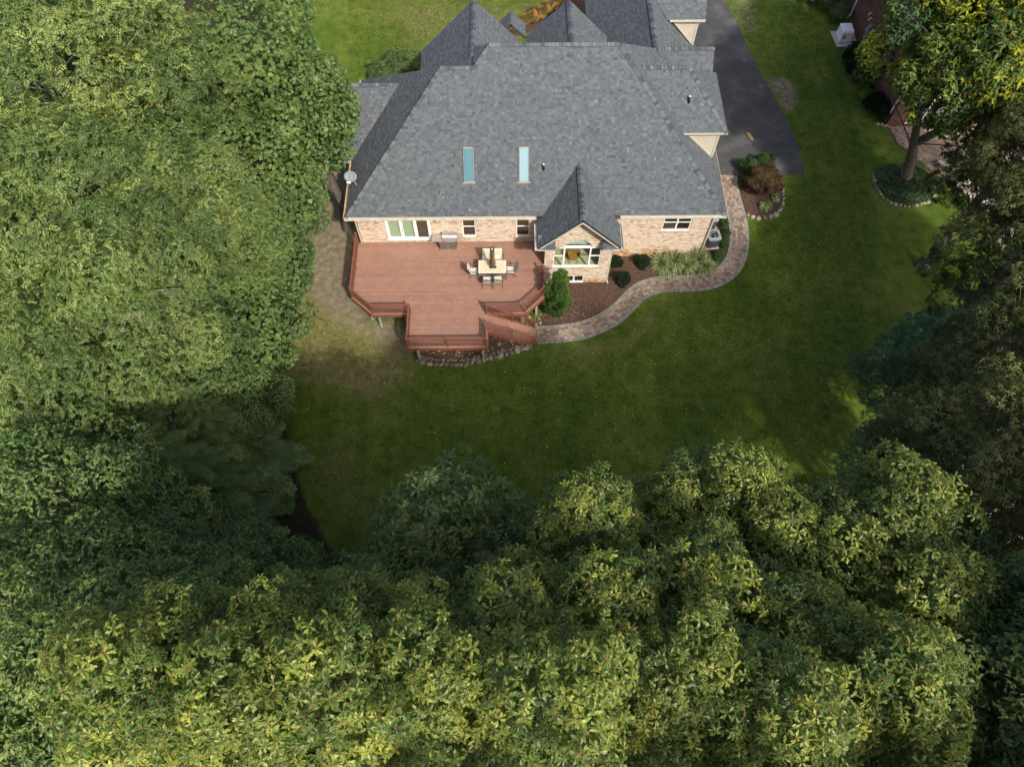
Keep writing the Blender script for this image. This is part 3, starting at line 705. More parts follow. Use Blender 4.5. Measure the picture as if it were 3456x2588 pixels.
# eaves: fascia, gutter, soffit
def eave(x0, x1, y, z):
    f = MB(); f.box(x0, x1, y + .02, y + .05, z - .20, z - .04); f.box(x0 + .02, x1 - .02, y + .05, y + .52, z - .20, z - .18); fo = f.build('fascia', 'beige_trim', house)
    g = MB(); g.box(x0, x1, y - .115, y + .02, z - .17, z - .155); g.box(x0, x1, y - .13, y - .115, z - .17, z - .03); g.box(x0, x0 + .012, y - .115, y + .02, z - .155, z - .04); g.box(x1 - .012, x1, y - .115, y + .02, z - .155, z - .04); g.build('gutter', 'gutter', house)
eave(-9.5, 1.66, YE, EV); eave(6.56, 12.75, YE, EV)
def eave_x(x, y0, y1, z, s):
    f = MB(); f.box(min(x, x - s * .5), max(x, x - s * .5), y0, y1, z - .20, z - .18)
    f.box(min(x - s * .02, x - s * .05), max(x - s * .02, x - s * .05), y0, y1, z - .18, z - .04); f.build('fascia', 'beige_trim', house)
    g = MB(); a, c = sorted((x, x + s * .12)); g.box(a, c, y0, y1, z - .17, z - .155); a, c = sorted((x + s * .12, x + s * .135)); g.box(a, c, y0, y1, z - .17, z - .03); g.build('gutter', 'gutter', house)
eave_x(-9.44, YE, 31.4, EV, -1); eave_x(12.69, YE, 41, EV, 1); eave_x(1.68, 25.0, 26.9, BE, -1); eave_x(6.52, 25.0, 26.9, BE, 1); eave_x(-9.44, 37.6, 38.5, EV, -1)
mb = MB(); mb.box(-10.12, -9.5, 31.40, 31.46, 4.46, 4.60); mb.build('fascia', 'beige_trim', house)
# bay rakes and cornice returns
for s in (-1, 1):
    mb = MB()
    for t, y0, y1, dz in ((0, 25.05, 25.09, 0), (1, 25.09, 25.64, .1)):
        h = .17 if t == 0 else .02
        x0_, z0_ = BX, BR - .10 - dz; x1_, z1_ = BX + s * 2.25, BR - 2.25 - .10 - dz
        q = [(x0_, z0_), (x1_, z1_), (x1_, z1_ - h * 1.3), (x0_, z0_ - h * 1.3)]
        mb.mesh([(x, y0, z) for x, z in q] + [(x, y1, z) for x, z in q], [(0, 1, 2, 3), (7, 6, 5, 4), (0, 4, 5, 1), (1, 5, 6, 2), (2, 6, 7, 3), (3, 7, 4, 0)])
    mb.build('rake_board', 'beige_trim', house)
    xa, xb = sorted((BX + s * 2.38, BX + s * 1.36))
    mb = MB(); mb.box(xa, xb, 25.08, 25.60, 3.96, 4.10); mb.build('cornice_return', 'beige_trim', house)
    mb = MB(); N0 = len(FIELD.f)
    zz = lambda y: 4.11 + (y - 25.05) * .75
    y = 25.05
    while y < 25.58:
        x = xa
        while x < xb - .02:
            w = min(random.choice((.16, .22, .3)), xb - x); t = random.uniform(.2, .6)
            mb.mesh([(x, y, zz(y) + .015), (x + w, y, zz(y) + .015), (x + w, y + .14, zz(y + .14) + .003), (x, y + .14, zz(y + .14) + .003), (x, y, zz(y) - .02), (x + w, y, zz(y) - .02)], [(0, 1, 2, 3), (4, 5, 1, 0)], t); x += w
        y += .13
    mb.build('return_shingles', 'shingle', house)
# downspouts
for pts in ([(6.3, 25.5, 4.1), (6.17, 25.72, 3.8), (6.17, 25.66, .25), (6.25, 25.45, .12)], [(12.55, 27.0, 4.45), (12.28, 27.5, 4.1), (12.28, 27.52, .2), (12.2, 27.3, .1)], [(-9.3, 27.05, 4.45), (-9.04, 27.45, 4.1), (-9.04, 27.5, 1.75)]):
    mb = MB()
    for a, c in zip(pts[:-1], pts[1:]): mb.beam(a, c, .08, .06, up=(0, 1, .01))
    mb.build('downspout', 'beige_trim', house)
# windows
def win_frame(mb, x0, x1, z0, z1, y, w=.055, d=.09):
    mb.box(x0, x1, y, y + d, z0, z0 + w); mb.box(x0, x1, y, y + d, z1 - w, z1); mb.box(x0, x0 + w, y, y + d, z0 + w, z1 - w); mb.box(x1 - w, x1, y, y + d, z0 + w, z1 - w)
def sill(x0, x1, z, y, parent):
    mb = MB(); x = x0 - .06
    while x < x1 + .06:
        mb.box(x + .004, x + .062, y - .07, y + .05, z - .10, z - .012, random.uniform(.1, .6)); x += .067
    mb.build('brick_sill', 'brick', parent)
def window(x0, x1, z0, z1, y, rails=(), mulls=(), pane='pane_dark', label=None, sills=True):
    mb = MB(); win_frame(mb, x0, x1, z0, z1, y + .03)
    mb.box(x0, x1, y - .015, y + .03, z0, z0 + .05)
    f = mb.build('window', 'white_trim', house, label=label)
    r = MB()
    for z, a, c in rails: r.box(a, c, y + .045, y + .095, z - .03, z + .03)
    for m in mulls: r.box(m - .045, m + .045, y + .022, y + .10, z0 + .05, z1 - .05)
    if rails or mulls: r.build('sash', 'white_trim', f)
    g = MB(); g.box(x0 + .05, x1 - .05, y + .066, y + .072, z0 + .05, z1 - .05); g.build('pane', pane, f)
    if sills: sill(x0, x1, z0, y, f)
    return f
for W in (W1, W2):
    w = window(*W, YWALL, rails=[((W[2] + W[3]) / 2 + .05, W[0], W[1])], label='double hung window with dark screens')
    mb = MB(); mb.box(W[0] + .1, W[1] - .1, YWALL + .30, YWALL + .32, W[2], W[3]); mb.build('inner_screen', 'screen', w)
window(*WR, YWALL, rails=[(3.3, WR[0], WR[1])], mulls=[10.2], label='twin double hung window')
bw = window(*BW, YB, rails=[(2.68, 2.72, 3.3), (2.68, 4.9, 5.5)], mulls=[3.335, 4.885], pane='pane', label='three part bay picture window')
mb = MB(); mb.box(3.29, 4.93, YB + .0, YB + .10, 3.5, 3.62); mb.build('transom', 'white_trim', bw)
mb = MB(); na = 18
q = [(AX - AR * math.cos(math.pi * i / na), AZ + AH * math.sin(math.pi * i / na)) for i in range(na + 1)]
mb.face([(x, YB + .09, z) for x, z in q]); mb.build('arch_pane', 'pane', bw)
mb = MB(); mb.box(3.3, 4.92, YB + .22, YB + .24, 3.6, 4.3); mb.build('arch_shade', 'green_glass', bw)
window(*BB, YB, mulls=[4.09], label='low sliding basement window', sills=False); sill(3.5, 4.7, .02, YB, house)
mb = MB()
for i in range(3):
    for j in range(2): mb.box(7.21 + i * .215, 7.41 + i * .215, YWALL - .004, YWALL + .08, .755 + j * .195, .935 + j * .195)
gb = mb.build('glass_block_window', 'glass_block', house, bevel=.012)
# sliding door
mb = MB(); win_frame(mb, *DR, YWALL - .02, .07, .12)
door = mb.build('sliding_door', 'white_trim', house, label='white three panel sliding glass door')
pw = (DR[1] - DR[0] - .14) / 3
for i in range(3):
    xa = DR[0] + .07 + i * pw; mb = MB(); win_frame(mb, xa, xa + pw, DR[2] + .07, DR[3] - .07, YWALL + (.0 if i != 1 else -.012), .10, .05)
    p = mb.build('door_panel', 'white_trim', door)
    if i == 1:
        h = MB(); h.box(xa + .02, xa + .05, YWALL - .05, YWALL - .012, 2.75, 3.0); h.build('handle', 'grey_plastic', door)
mb = MB(); mb.box(DR[0] + .1, DR[1] - .1, YWALL + .055, YWALL + .06, DR[2] + .1, DR[3] - .1); mb.build('pane', 'pane', door)
mb = MB(); x = DR[0] + .1; k = 0
while x < DR[1] - .12:
    mb.face([(x, YWALL + .11, DR[2]), (x + .075, YWALL + .165, DR[2]), (x + .075, YWALL + .165, DR[3]), (x, YWALL + .11, DR[3])], mi=0); x += .089
mb.build('vertical_blind', 'blind', door)
mb = MB(); xa = DR[0] + .07 + 2 * pw; mb.box(xa + .1, xa + pw - .1, YWALL + .01, YWALL + .014, DR[2] + .17, DR[3] - .17); mb.build('insect_screen', 'pane_dark', door)
mb = MB(); mb.box(DR[0] - .05, DR[1] + .05, YWALL - .06, YWALL + .06, DR[2] - .06, DR[2] - .002); mb.build('threshold', 'white_trim', door)
sill(DR[0], DR[1], DR[2] - .06, YWALL, door)
# wall lanterns
for x in (-7.75, -4.22):
    mb = MB(); mb.box(x - .05, x + .05, YWALL - .03, YWALL, 3.72, 3.98); mb.tube([(x, YWALL - .02, 3.9), (x, YWALL - .12, 3.98), (x, YWALL - .17, 3.94)], .014, 6)
    mb.lathe([(.0, .10), (.075, .06), (.085, .04), (.06, -.12), (.03, -.15), (0, -.15)], (x, YWALL - .17, 3.84), 10); mb.build('wall_lantern', 'beige_trim', house)
# rooms behind the glass
def room(x0, x1, y0, y1, z0, z1, floor, wallm):
    mb = MB()
    mb.face([(x0, y0, z0), (x1, y0, z0), (x1, y1, z0), (x0, y1, z0)], mi=0)
    mb.face([(x0, y1, z0), (x1, y1, z0), (x1, y1, z1), (x0, y1, z1)], mi=1); mb.face([(x0, y0, z0), (x0, y1, z0), (x0, y1, z1), (x0, y0, z1)], mi=1); mb.face([(x1, y0, z0), (x1, y0, z1), (x1, y1, z1), (x1, y1, z0)], mi=1)
    mb.face([(x0, y0, z1), (x0, y1, z1), (x1, y1, z1), (x1, y0, z1)], mi=1)
    mb.build('room', [floor, wallm], house)
room(2.42, 5.88, YB + .12, 30.5, 1.5, 4.4, 'carpet', 'drywall')
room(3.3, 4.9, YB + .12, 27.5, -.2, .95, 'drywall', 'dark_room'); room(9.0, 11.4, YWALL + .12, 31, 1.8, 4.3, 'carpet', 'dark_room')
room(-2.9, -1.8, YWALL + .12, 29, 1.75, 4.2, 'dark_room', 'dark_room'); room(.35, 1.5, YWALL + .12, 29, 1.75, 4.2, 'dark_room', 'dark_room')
# skylights and vents
def on_roof(x, y): # frame on south slope
    s = 1 / math.sqrt(2); M_ = Matrix(((1, 0, 0, x), (0, s, -s, y), (0, s, s, zS(x, y)), (0, 0, 0, 1))); return M_
for x, m in ((-2.19, 'skylight_teal'), (.94, 'skylight_pale')):
    Mx = on_roof(x, 28.45); w = .29; l = 1.90
    mb = MB(); mb.box(-w, -w + .035, 0, l, -.02, .11, M=Mx); mb.box(w - .035, w, 0, l, -.02, .11, M=Mx); mb.box(-w + .05, w - .05, 0, .05, -.02, .11, M=Mx); mb.box(-w + .05, w - .05, l - .07, l, -.02, .11, M=Mx)
    mb.box(-w - .08, w + .08, -.08, 0, .005, .03, M=Mx)
    sk = mb.build('skylight', 'flashing', house)
    mb = MB(); mb.box(-w + .05, w - .05, .05, l - .07, .06, .085, M=Mx); mb.build('pane', m, sk)
for x, y, z in ((2.05, 28.95, zS(0, 28.95)), (10.3, 32.1, 8.38)):
    mb = MB(); mb.lathe([(.11, -.12), (.085, .03), (.06, .14), (.06, .16)], (x, y, z), 12); v = mb.build('vent_pipe', 'black', house)
    mb = MB(); mb.lathe([(.052, .1), (.052, .34), (.036, .34), (.036, .2)], (x, y, z), 12); mb.build('pipe', 'ac_dark', v)
    mb = MB(); mb.lathe([(.054, .33), (.054, .37), (.03, .37)], (x, y, z), 12); mb.build('pipe_rim', 'white_metal', v)

# satellite dish on the west eave
dish = empty('satellite_dish', (-9.05, 28.9, 5.05), 'grey oval satellite dish on the west roof edge above the gutter', 'satellite dish')
Md = Matrix.Translation((-9.1, 29.15, 5.75)) @ Matrix.Rotation(R(42), 4, 'X') @ Matrix.Rotation(R(-4), 4, 'Y')
mb = MB(); prof = [(0.0, -.07), (.13, -.06), (.25, -.035), (.34, .0)]
vs = [Md @ Vector((r * 1.12 * math.cos(a), r * .92 * math.sin(a), z)) for r, z in prof for a in [2 * math.pi * k / 28 for k in range(28)]]
fs = [(i * 28 + k, i * 28 + (k + 1) % 28, (i + 1) * 28 + (k + 1) % 28, (i + 1) * 28 + k) for i in range(3) for k in range(28)]
mb.mesh(vs, fs); do = mb.build('reflector', 'dish', dish, smooth=True); so = do.modifiers.new('s', 'SOLIDIFY'); so.thickness = .015
mb = MB(); mb.tube([Md @ Vector((0, -.3, -.03)), Md @ Vector((0, -.42, .12)), Md @ Vector((0, -.36, .34))], .02, 6); mb.build('arm', 'grey_plastic', dish)
mb = MB(); mb.box(-.11, .11, -.05, .05, -.06, .08, M=Md @ Matrix.Translation((0, -.34, .38))); mb.build('receiver', 'white_metal', dish, bevel=.02)
mb = MB(); mb.tube([Md @ Vector((0, 0, -.06)), (-8.95, 29.1, 5.5), (-8.82, 28.95, zW(-8.82, 0) + .02)], .025, 8); mb.build('mast', 'grey_plastic', dish)

# wicker chair in the bay room
wc = empty('wicker_chair', (4.0, 26.25, 1.5), 'brown wicker tub chair standing behind the bay window glass', 'chair')
mb = MB(); n = 14
for j in range(5):
    z = 1.5 + .40 + j * .09; rr = .30 + .02 * j
    mb.tube([(4.0 + rr * math.cos(a), 26.25 + rr * math.sin(a), z) for a in np.linspace(-.35, math.pi + .35, n)], .022, 6)
for a in np.linspace(-.35, math.pi + .35, 15): mb.tube([(4 + .3 * math.cos(a), 26.25 + .3 * math.sin(a), 1.88), (4 + .38 * math.cos(a), 26.25 + .38 * math.sin(a), 2.28)], .014, 5)
mb.build('backrest', 'wicker', wc)
mb = MB(); mb.lathe([(0, .0), (.30, .0), (.31, -.04), (.28, -.08), (0, -.08)], (4, 26.25, 1.92), 18); mb.build('seat', 'wicker', wc)
for sx, sy in ((-1, -1), (1, -1), (-1, 1), (1, 1)):
    mb = MB(); mb.tube([(4 + .2 * sx, 26.25 + .2 * sy, 1.86), (4 + .27 * sx, 26.25 + .27 * sy, 1.5)], .02, 6); mb.build('leg', 'wicker', wc)

# leaves in gutters, on the deck and roof
pts = [(-9.5 + random.uniform(-.06, .05), random.uniform(27.0, 31.4), EV - .14) for _ in range(420)]
pts += [(random.uniform(-9.5, 1.6), YE - .06 + random.uniform(-.05, .04), EV - .14) for _ in range(190)]
for _ in range(420):
    t = abs(random.gauss(0, .3)); x = -9.44 + t * 3 + random.uniform(-.15, .1) * (1 + .3 * t); y = 31.5 + t * 3 + random.uniform(0, .25); pts.append((x - .1, y, zW(x, y) + .03))
pts += [(x, y, zS(x, y) + .02) for x, y in [(random.uniform(-8, 4), random.uniform(27.2, 32)) for _ in range(34)] if x > -9.44 + (y - YE)]
scatter('gutter_leaves', pts, .045, 'dry_leaf', 'orange dry leaves gathered in the gutters and roof valley', 'leaves')

# ------------------------------------------------------------------ the deck
deck = empty('wooden_deck', (-3.5, 24, 0), 'raised reddish brown plank deck with railings and side stairs', 'deck')
OUT = [(-9.34, 27.57), (-9.34, 23.5), (-8.0, 22.28), (-5.82, 22.28), (-5.82, 20.02), (-1.2, 20.02), (-1.2, 22.28), (1.0, 22.28), (2.16, 23.45), (2.16, 27.57)]
pieces = [[(-9.34, 27.57), (-9.34, 23.5), (-8.0, 22.28), (1.0, 22.28), (2.16, 23.45), (2.16, 27.57)], [(-5.82, 22.28), (-5.82, 20.02), (-1.2, 20.02), (-1.2, 22.28)]]
y = 20.02; r = 0
while y < 27.56:
    y1 = min(y + .1395, 27.565)
    for pc in pieces:
        q = clip_convex([(-10, y), (3, y), (3, y1), (-10, y1)], pc)
        if len(q) < 3: continue
        xl = min(p[0] for p in q); xr = max(p[0] for p in q); seam = -3.62 if r % 3 else -2.5
        for a, c in ((xl, seam), (seam, xr)) if xl < seam < xr else ((xl, xr),):
            w = clip_half(clip_half(q, 1, 0, c - .002), -1, 0, -a - .002)
            if len(w) < 3: continue
            mb = MB(); mb.prism([(px, min(py, y1 - .010)) for px, py in w], DECK - .03 + random.uniform(-.001, .001), DECK + random.uniform(-.0015, .0015), random.random()); mb.build('board', 'deck_board', deck)
    y += .1455; r += 1
# rim and joists
mb = MB()
for a, c in zip(OUT[:-1], OUT[1:]):
    if a[0] == c[0] and a[0] in (2.16,): continue
    mb.beam((*a, DECK - .16), (*c, DECK - .16), .04, .25)
mb.build('rim_board', 'deck_rail', deck)
mb = MB()
for x in np.arange(-9.0, 2.1, .45):
    yl = 20.1 if -5.8 < x < -1.25 else 23.6 if x < -8 or x > 1 else 22.35
    mb.box(x - .02, x + .02, yl, 27.5, DECK - .27, DECK - .035)
mb.box(-8.0, .95, 22.75, 22.85, DECK - .5, DECK - .28); mb.box(-5.7, -1.3, 20.3, 20.4, DECK - .5, DECK - .28); mb.build('joist_frame', 'treated_wood', deck)
for x, y in ((-5.3, 20.25), (-1.5, 20.25), (-7.72, 22.5), (-8.3, 23.0), (.85, 22.5), (1.7, 23.3), (-3.4, 22.8), (-6.2, 22.8), (-9.1, 25.3)):
    mb = MB(); mb.box(x - .065, x + .065, y - .065, y + .065, 0, DECK - .28); mb.build('support_post', 'treated_wood', deck)
# railings
pm = MB(); pm.box(-.05, .05, -.05, .05, -.2, .98); PM = pm.data('post', 'deck_rail')
pm = MB(); pm.box(-.065, .065, -.065, .065, .98, 1.005); pm.mesh([(-.062, -.062, 1.005), (.062, -.062, 1.005), (.062, .062, 1.005), (-.062, .062, 1.005), (0, 0, 1.055)], [(0, 1, 4), (1, 2, 4), (2, 3, 4), (3, 0, 4)]); PC = pm.data('post_cap', 'deck_rail')
pm = MB(); pm.box(-.018, .018, -.018, .018, .0, .76); BM = pm.data('baluster', 'deck_rail')
def post(x, y, z=DECK, rz=0, tall=0):
    o = inst('post', PM, deck, TR(x, y, z, rz)); inst('post_cap', PC, o, TR(x, y, z, rz)); return o
def railing(a, c, za=DECK, zc=DECK):
    d = Vector((c[0] - a[0], c[1] - a[1], 0)); L_ = d.length; rz = math.atan2(d.y, d.x); d.normalize(); dz = (zc - za) / L_
    A = Vector((*a, za)) + d * .05; C2 = Vector((*c, zc)) - d * .05
    mb = MB(); mb.beam(A + Vector((0, 0, .885)), C2 + Vector((0, 0, .885)), .085, .05); o = mb.build('top_rail', 'deck_rail', deck)
    mb = MB(); mb.beam(A + Vector((0, 0, .13)), C2 + Vector((0, 0, .13)), .06, .045); mb.build('bottom_rail', 'deck_rail', deck)
    n = max(2, int(round((L_ - .1) / .118)))
    for i in range(1, n):
        p = Vector((*a, za)) + d * (.05 + (L_ - .1) * i / n); zz = za + dz * (.05 + (L_ - .1) * i / n)
        inst('baluster', BM, o, TR(p.x, p.y, zz + .12, rz))
pts = [(-9.26, 27.5), (-9.26, 25.6), (-9.26, 23.55), (-7.96, 22.36), (-5.76, 22.36), (-5.76, 20.1), (-3.5, 20.1), (-1.27, 20.1), (-1.27, 21.14)]
for p in pts: post(*p)
for a, c in zip(pts[:-1], pts[1:]): railing(a, c)
pts = [(-1.27, 22.36), (.97, 22.36), (2.08, 23.5), (2.08, 25.05)]
for p in pts: post(*p)
for a, c in zip(pts[:-1], pts[1:]): railing(a, c)
# stairs down to the path
NT = 11; run = (1.66 + 1.2) / NT; rise = DECK / (NT + 1)
for i in range(NT):
    x = -1.2 + i * run; z = DECK - (i + 1) * rise
    mb = MB(); mb.box(x, x + run + .02, 21.16, 22.24, z - .03, z, random.random()); mb.box(x, x + .018, 21.18, 22.22, z, z + rise - .031, .3); mb.build('tread', 'deck_board', deck)
for y in (21.13, 22.27):
    mb = MB(); q = [(-1.2, DECK - .05), (1.66, .10), (1.66, -.0), (1.35, 0.0), (-1.2, DECK - .42)]
    mb.mesh([(x, y - .02, z) for x, z in q] + [(x, y + .02, z) for x, z in q], [(0, 1, 2, 3, 4), (9, 8, 7, 6, 5)] + [(i, i + 5, (i + 1) % 5 + 5, (i + 1) % 5) for i in range(5)]); mb.build('stringer', 'deck_rail', deck)
for y in (21.14, 22.28):
    sl = lambda x: DECK - rise - (x + 1.2) / run * rise + .03
    ps = [(-1.27, y), (.22, y), (1.57, y)]
    if y > 22: post(-1.27, y, DECK)
    post(.22, y, sl(.22)); post(1.57, y, sl(1.57))
    railing(ps[0], ps[1], sl(-1.27) + .12, sl(.22)); railing(ps[1], ps[2], sl(.22), sl(1.57))
pts = []
for _ in range(110):
    x, y = random.uniform(-9, 1.8), random.uniform(20.3, 27.3)
    if any(inpoly(np.array(x), np.array(y), p) for p in pieces) and not (random.random() < .55 and x > -3): pts.append((x, y, DECK + .004))
scatter('fallen_leaves', pts, .038, 'dry_leaf', 'small pale dry leaves scattered on the deck boards', 'leaves')

# ------------------------------------------------------------------ deck furniture
tx, ty = -.94, 25.12
tb = empty('patio_table', (tx, ty, DECK), 'rectangular tiled patio table with dark metal frame on the deck', 'table')
mb = MB(); mb.box(tx - .80, tx + .80, ty - .43, ty + .43, 2.40, 2.428); top = mb.build('table_top', 'tile', tb)
mb = MB()
n = 15
for i in range(n):
    xa = tx - .825 + 1.65 * i / n; mb.box(xa + .003, xa + 1.65 / n - .003, ty - .468, ty - .402, 2.41, 2.432); mb.box(xa + .003, xa + 1.65 / n - .003, ty + .402, ty + .468, 2.41, 2.432)
for i in range(7):
    ya = ty - .40 + .8 * i / 7; mb.box(tx - .825, tx - .757, ya + .003, ya + .8 / 7 - .003, 2.41, 2.432); mb.box(tx + .757, tx + .825, ya + .003, ya + .8 / 7 - .003, 2.41, 2.432)
mb.build('border_tiles', 'tile_light', top)
mb = MB()
for s in (-1, 1):
    mb.box(tx - .862, tx + .862, ty + s * .486 - .018, ty + s * .486 + .018, 2.37, 2.43); mb.box(tx + s * .844 - .018, tx + s * .844 + .018, ty - .468, ty + .468, 2.37, 2.43)
mb.build('frame', 'iron', tb, bevel=.006)
mb = MB(); q = [(tx + .03 + (.12 if abs(a) < math.pi / 2 else -.12) + .11 * math.cos(a), ty - .02 + .11 * math.sin(a)) for a in np.linspace(-math.pi + .01, math.pi - .01, 24)]; mb.prism(q, 2.428, 2.445); mb.build('umbrella_plate', 'iron', tb)
for sx in (-1, 1):
    for sy in (-1, 1):
        mb = MB(); mb.tube([(tx + .76 * sx, ty + .40 * sy, 2.38), (tx + .74 * sx, ty + .38 * sy, 2.0), (tx + .80 * sx, ty + .44 * sy, 1.7)], .025, 8); mb.build('leg', 'iron', tb)
um = empty('patio_umbrella', (tx + .03, ty - .02, DECK), 'closed tan patio umbrella standing through the tiled table', 'umbrella')
ux, uy = tx + .02, ty - .02
mb = MB(); mb.tube([(ux, uy, 1.72), (ux, uy, 4.15)], .022, 10); mb.build('pole', 'iron', um)
mb = MB(); n = 32; prof = [(.06, 2.62), (.155, 2.72), (.15, 2.95), (.11, 3.2), (.085, 3.5), (.075, 3.8), (.03, 4.12)]
for i in range(len(prof) - 1):
    for k in range(n):
        def P_(j, kk):
            a = 2 * math.pi * kk / n + .12 * j; fold = 1 + .28 * math.cos(kk * math.pi) + .08 * math.sin(kk * 2.3); return (ux + prof[j][0] * fold * math.cos(a), uy + prof[j][0] * fold * math.sin(a), prof[j][1] + (.07 * math.sin(kk * 1.7) if j == 0 else 0))
        mb.face([P_(i, k), P_(i, k + 1), P_(i + 1, k + 1), P_(i + 1, k)], .2 + .6 * (k % 2) * random.uniform(.6, 1))
mb.build('folded_canopy', 'umbrella', um)
mb = MB(); mb.lathe([(.0, .0), (.035, .02), (.042, .06), (.025, .1), (0, .115)], (ux, uy, 4.12), 12); mb.build('finial', 'white_metal', um, smooth=True)
mb = MB(); mb.lathe([(.0, .0), (.22, .0), (.22, .04), (.05, .08), (.03, .3), (0, .3)], (ux, uy, DECK + .002), 20); mb.build('base', 'iron', um)

def make_chair():
    c = empty('sling_chair', (0, 0, 0), 'x', 'chair', 'patio chairs around the tiled table')
    # faces +y; origin on the floor
    seat = [(-.0 + y, z) for y, z in ((.27, .42), (.18, .43), (0, .40), (-.16, .395), (-.22, .42))]
    back = [(y, z) for y, z in ((-.22, .42), (-.26, .55), (-.30, .72), (-.36, .88), (-.42, .98))]
    for nm, pf in (('sling_seat', seat), ('sling_back', back)):
        mb = MB()
        for (y0, z0), (y1, z1) in zip(pf[:-1], pf[1:]): mb.face([(-.235, y0, z0), (.235, y0, z0), (.235, y1, z1), (-.235, y1, z1)])
        o = mb.build(nm, 'sling', c); so = o.modifiers.new('s', 'SOLIDIFY'); so.thickness = .012
    mb = MB()
    for s in (-1, 1): mb.tube([(s * .255, y, z) for y, z in seat + back[1:]], .017, 6)
    mb.tube([(-.255, -.42, .985), (.255, -.42, .985)], .022, 6); mb.tube([(-.255, .27, .42), (.255, .27, .42)], .015, 6); mb.tube([(-.255, -.30, .70), (.255, -.30, .70)], .012, 6)
    mb.build('frame', 'iron', c)
    for s in (-1, 1):
        mb = MB(); mb.tube([(s * .285, -.30, .68), (s * .29, -.15, .655), (s * .29, .1, .655), (s * .285, .24, .63)], .022, 6); mb.build('armrest', 'iron', c)
        mb = MB(); mb.tube([(s * .285, .24, .63), (s * .27, .20, .40), (s * .28, .24, .2), (s * .285, .32, .0)], .015, 6); mb.build('leg', 'iron', c)
        mb = MB(); mb.tube([(s * .265, -.12, .40), (s * .275, -.2, .22), (s * .28, -.34, .0)], .015, 6); mb.build('leg', 'iron', c)
    return c
ch = make_chair()
spots = [(-1.33, 25.88, 180, 'beige sling chair behind the table, nearer the grill'), (-.58, 25.90, 180, 'beige sling chair behind the table, beside the closed umbrella towards the bay'),
         (-2.03, 25.05, -90, 'beige sling chair at the table end nearest the grill'), (.17, 25.12, 90, 'beige sling chair at the table end nearest the bay window'),
         (-1.25, 24.36, 0, 'beige sling chair on the lawn side of the table, nearer the grill'), (-.60, 24.38, 0, 'beige sling chair on the lawn side of the table, nearer the bay')]
for i, (x, y, a, lb) in enumerate(spots):
    if i == 0: put(ch, (x, y, DECK), R(a)); ch['label'] = lb
    else: copy_tree(ch, (x, y, DECK), R(a), 1, lb)

gr = empty('gas_grill', (-3.65, 27.2, DECK), 'stainless steel gas grill with side shelves against the brick wall', 'grill')
mb = MB(); mb.box(-4.18, -3.13, 26.93, 27.45, 1.78, 2.50); mb.build('cabinet', 'steel_dark', gr, bevel=.01)
mb = MB(); mb.box(-4.2, -3.11, 26.90, 27.47, 1.74, 1.80); mb.build('base_rail', 'steel', gr)
for xa, xb, za, zb in ((-4.14, -3.84, 1.83, 2.33), (-3.47, -3.17, 1.83, 2.33), (-3.80, -3.51, 2.09, 2.33), (-3.80, -3.51, 1.83, 2.06)):
    mb = MB(); mb.box(xa, xb, 26.905, 26.93, za, zb); d = mb.build('cabinet_door' if zb - za > .4 else 'drawer', 'steel_dark', gr, bevel=.006)
    h = MB()
    if zb - za > .4:
        hx = xb - .05 if xa < -3.9 else xa + .05; h.tube([(hx, 26.905, za + .1), (hx, 26.87, za + .12), (hx, 26.87, zb - .1), (hx, 26.905, zb - .08)], .012, 6)
    else: h.tube([(xa + .04, 26.905, zb - .06), (xa + .07, 26.86, zb - .08), (xb - .07, 26.86, zb - .08), (xb - .04, 26.905, zb - .06)], .013, 6)
    h.build('handle', 'steel', d)
mb = MB(); mb.mesh([(-4.2, 26.90, 2.36), (-3.11, 26.90, 2.36), (-3.11, 26.84, 2.54), (-4.2, 26.84, 2.54), (-4.2, 27.0, 2.36), (-3.11, 27.0, 2.36), (-3.11, 27.0, 2.54), (-4.2, 27.0, 2.54)], [(0, 1, 2, 3), (3, 2, 6, 7), (0, 3, 7, 4), (1, 5, 6, 2), (0, 4, 5, 1)]); cp = mb.build('control_panel', 'steel_dark', gr)
for x in (-4.08, -3.92, -3.74, -3.55, -3.38, -3.22):
    mb = MB(); mb.tube([(x, 26.88, 2.45), (x, 26.83, 2.435)], .026, 10); mb.build('knob', 'steel', cp)
for s, xa, xb in ((-1, -4.60, -3.97), (1, -3.08, -2.76)):
    mb = MB(); mb.box(xa, xb, 26.88, 27.46, 2.55, 2.59); sh = mb.build('side_shelf', 'steel', gr, bevel=.012)
    if s < 0:
        mb = MB(); mb.box(-4.32, -4.02, 26.96, 27.42, 2.591, 2.605); mb.build('side_burner_lid', 'steel', sh, bevel=.006)
        mb = MB(); mb.tube([(-4.60, 26.9, 2.57), (-4.65, 26.95, 2.57), (-4.65, 27.4, 2.57), (-4.60, 27.44, 2.57)], .014, 6); mb.build('towel_bar', 'steel', sh)
mb = MB(); n = 12; q = [(27.2 - .30 * math.cos(a), 2.58 + .34 * math.sin(a)) for a in np.linspace(0, math.pi, n)]
for (y0, z0), (y1, z1) in zip(q[:-1], q[1:]): mb.face([(-3.96, y0, z0), (-3.09, y0, z0), (-3.09, y1, z1), (-3.96, y1, z1)])
mb.face([(-3.96, y, z) for y, z in q]); mb.face([(-3.09, y, z) for y, z in reversed(q)]); lid = mb.build('lid', 'steel', gr)
mb = MB(); mb.tube([(-3.88, 26.93, 2.66), (-3.82, 26.84, 2.63), (-3.23, 26.84, 2.63), (-3.17, 26.93, 2.66)], .018, 8); mb.build('lid_handle', 'steel', lid)
mb = MB(); mb.lathe([(.0, .012), (.035, .012), (.035, 0)], (-3.53, 27.16, 2.92), 14); mb.build('thermometer', 'steel_dark', lid)
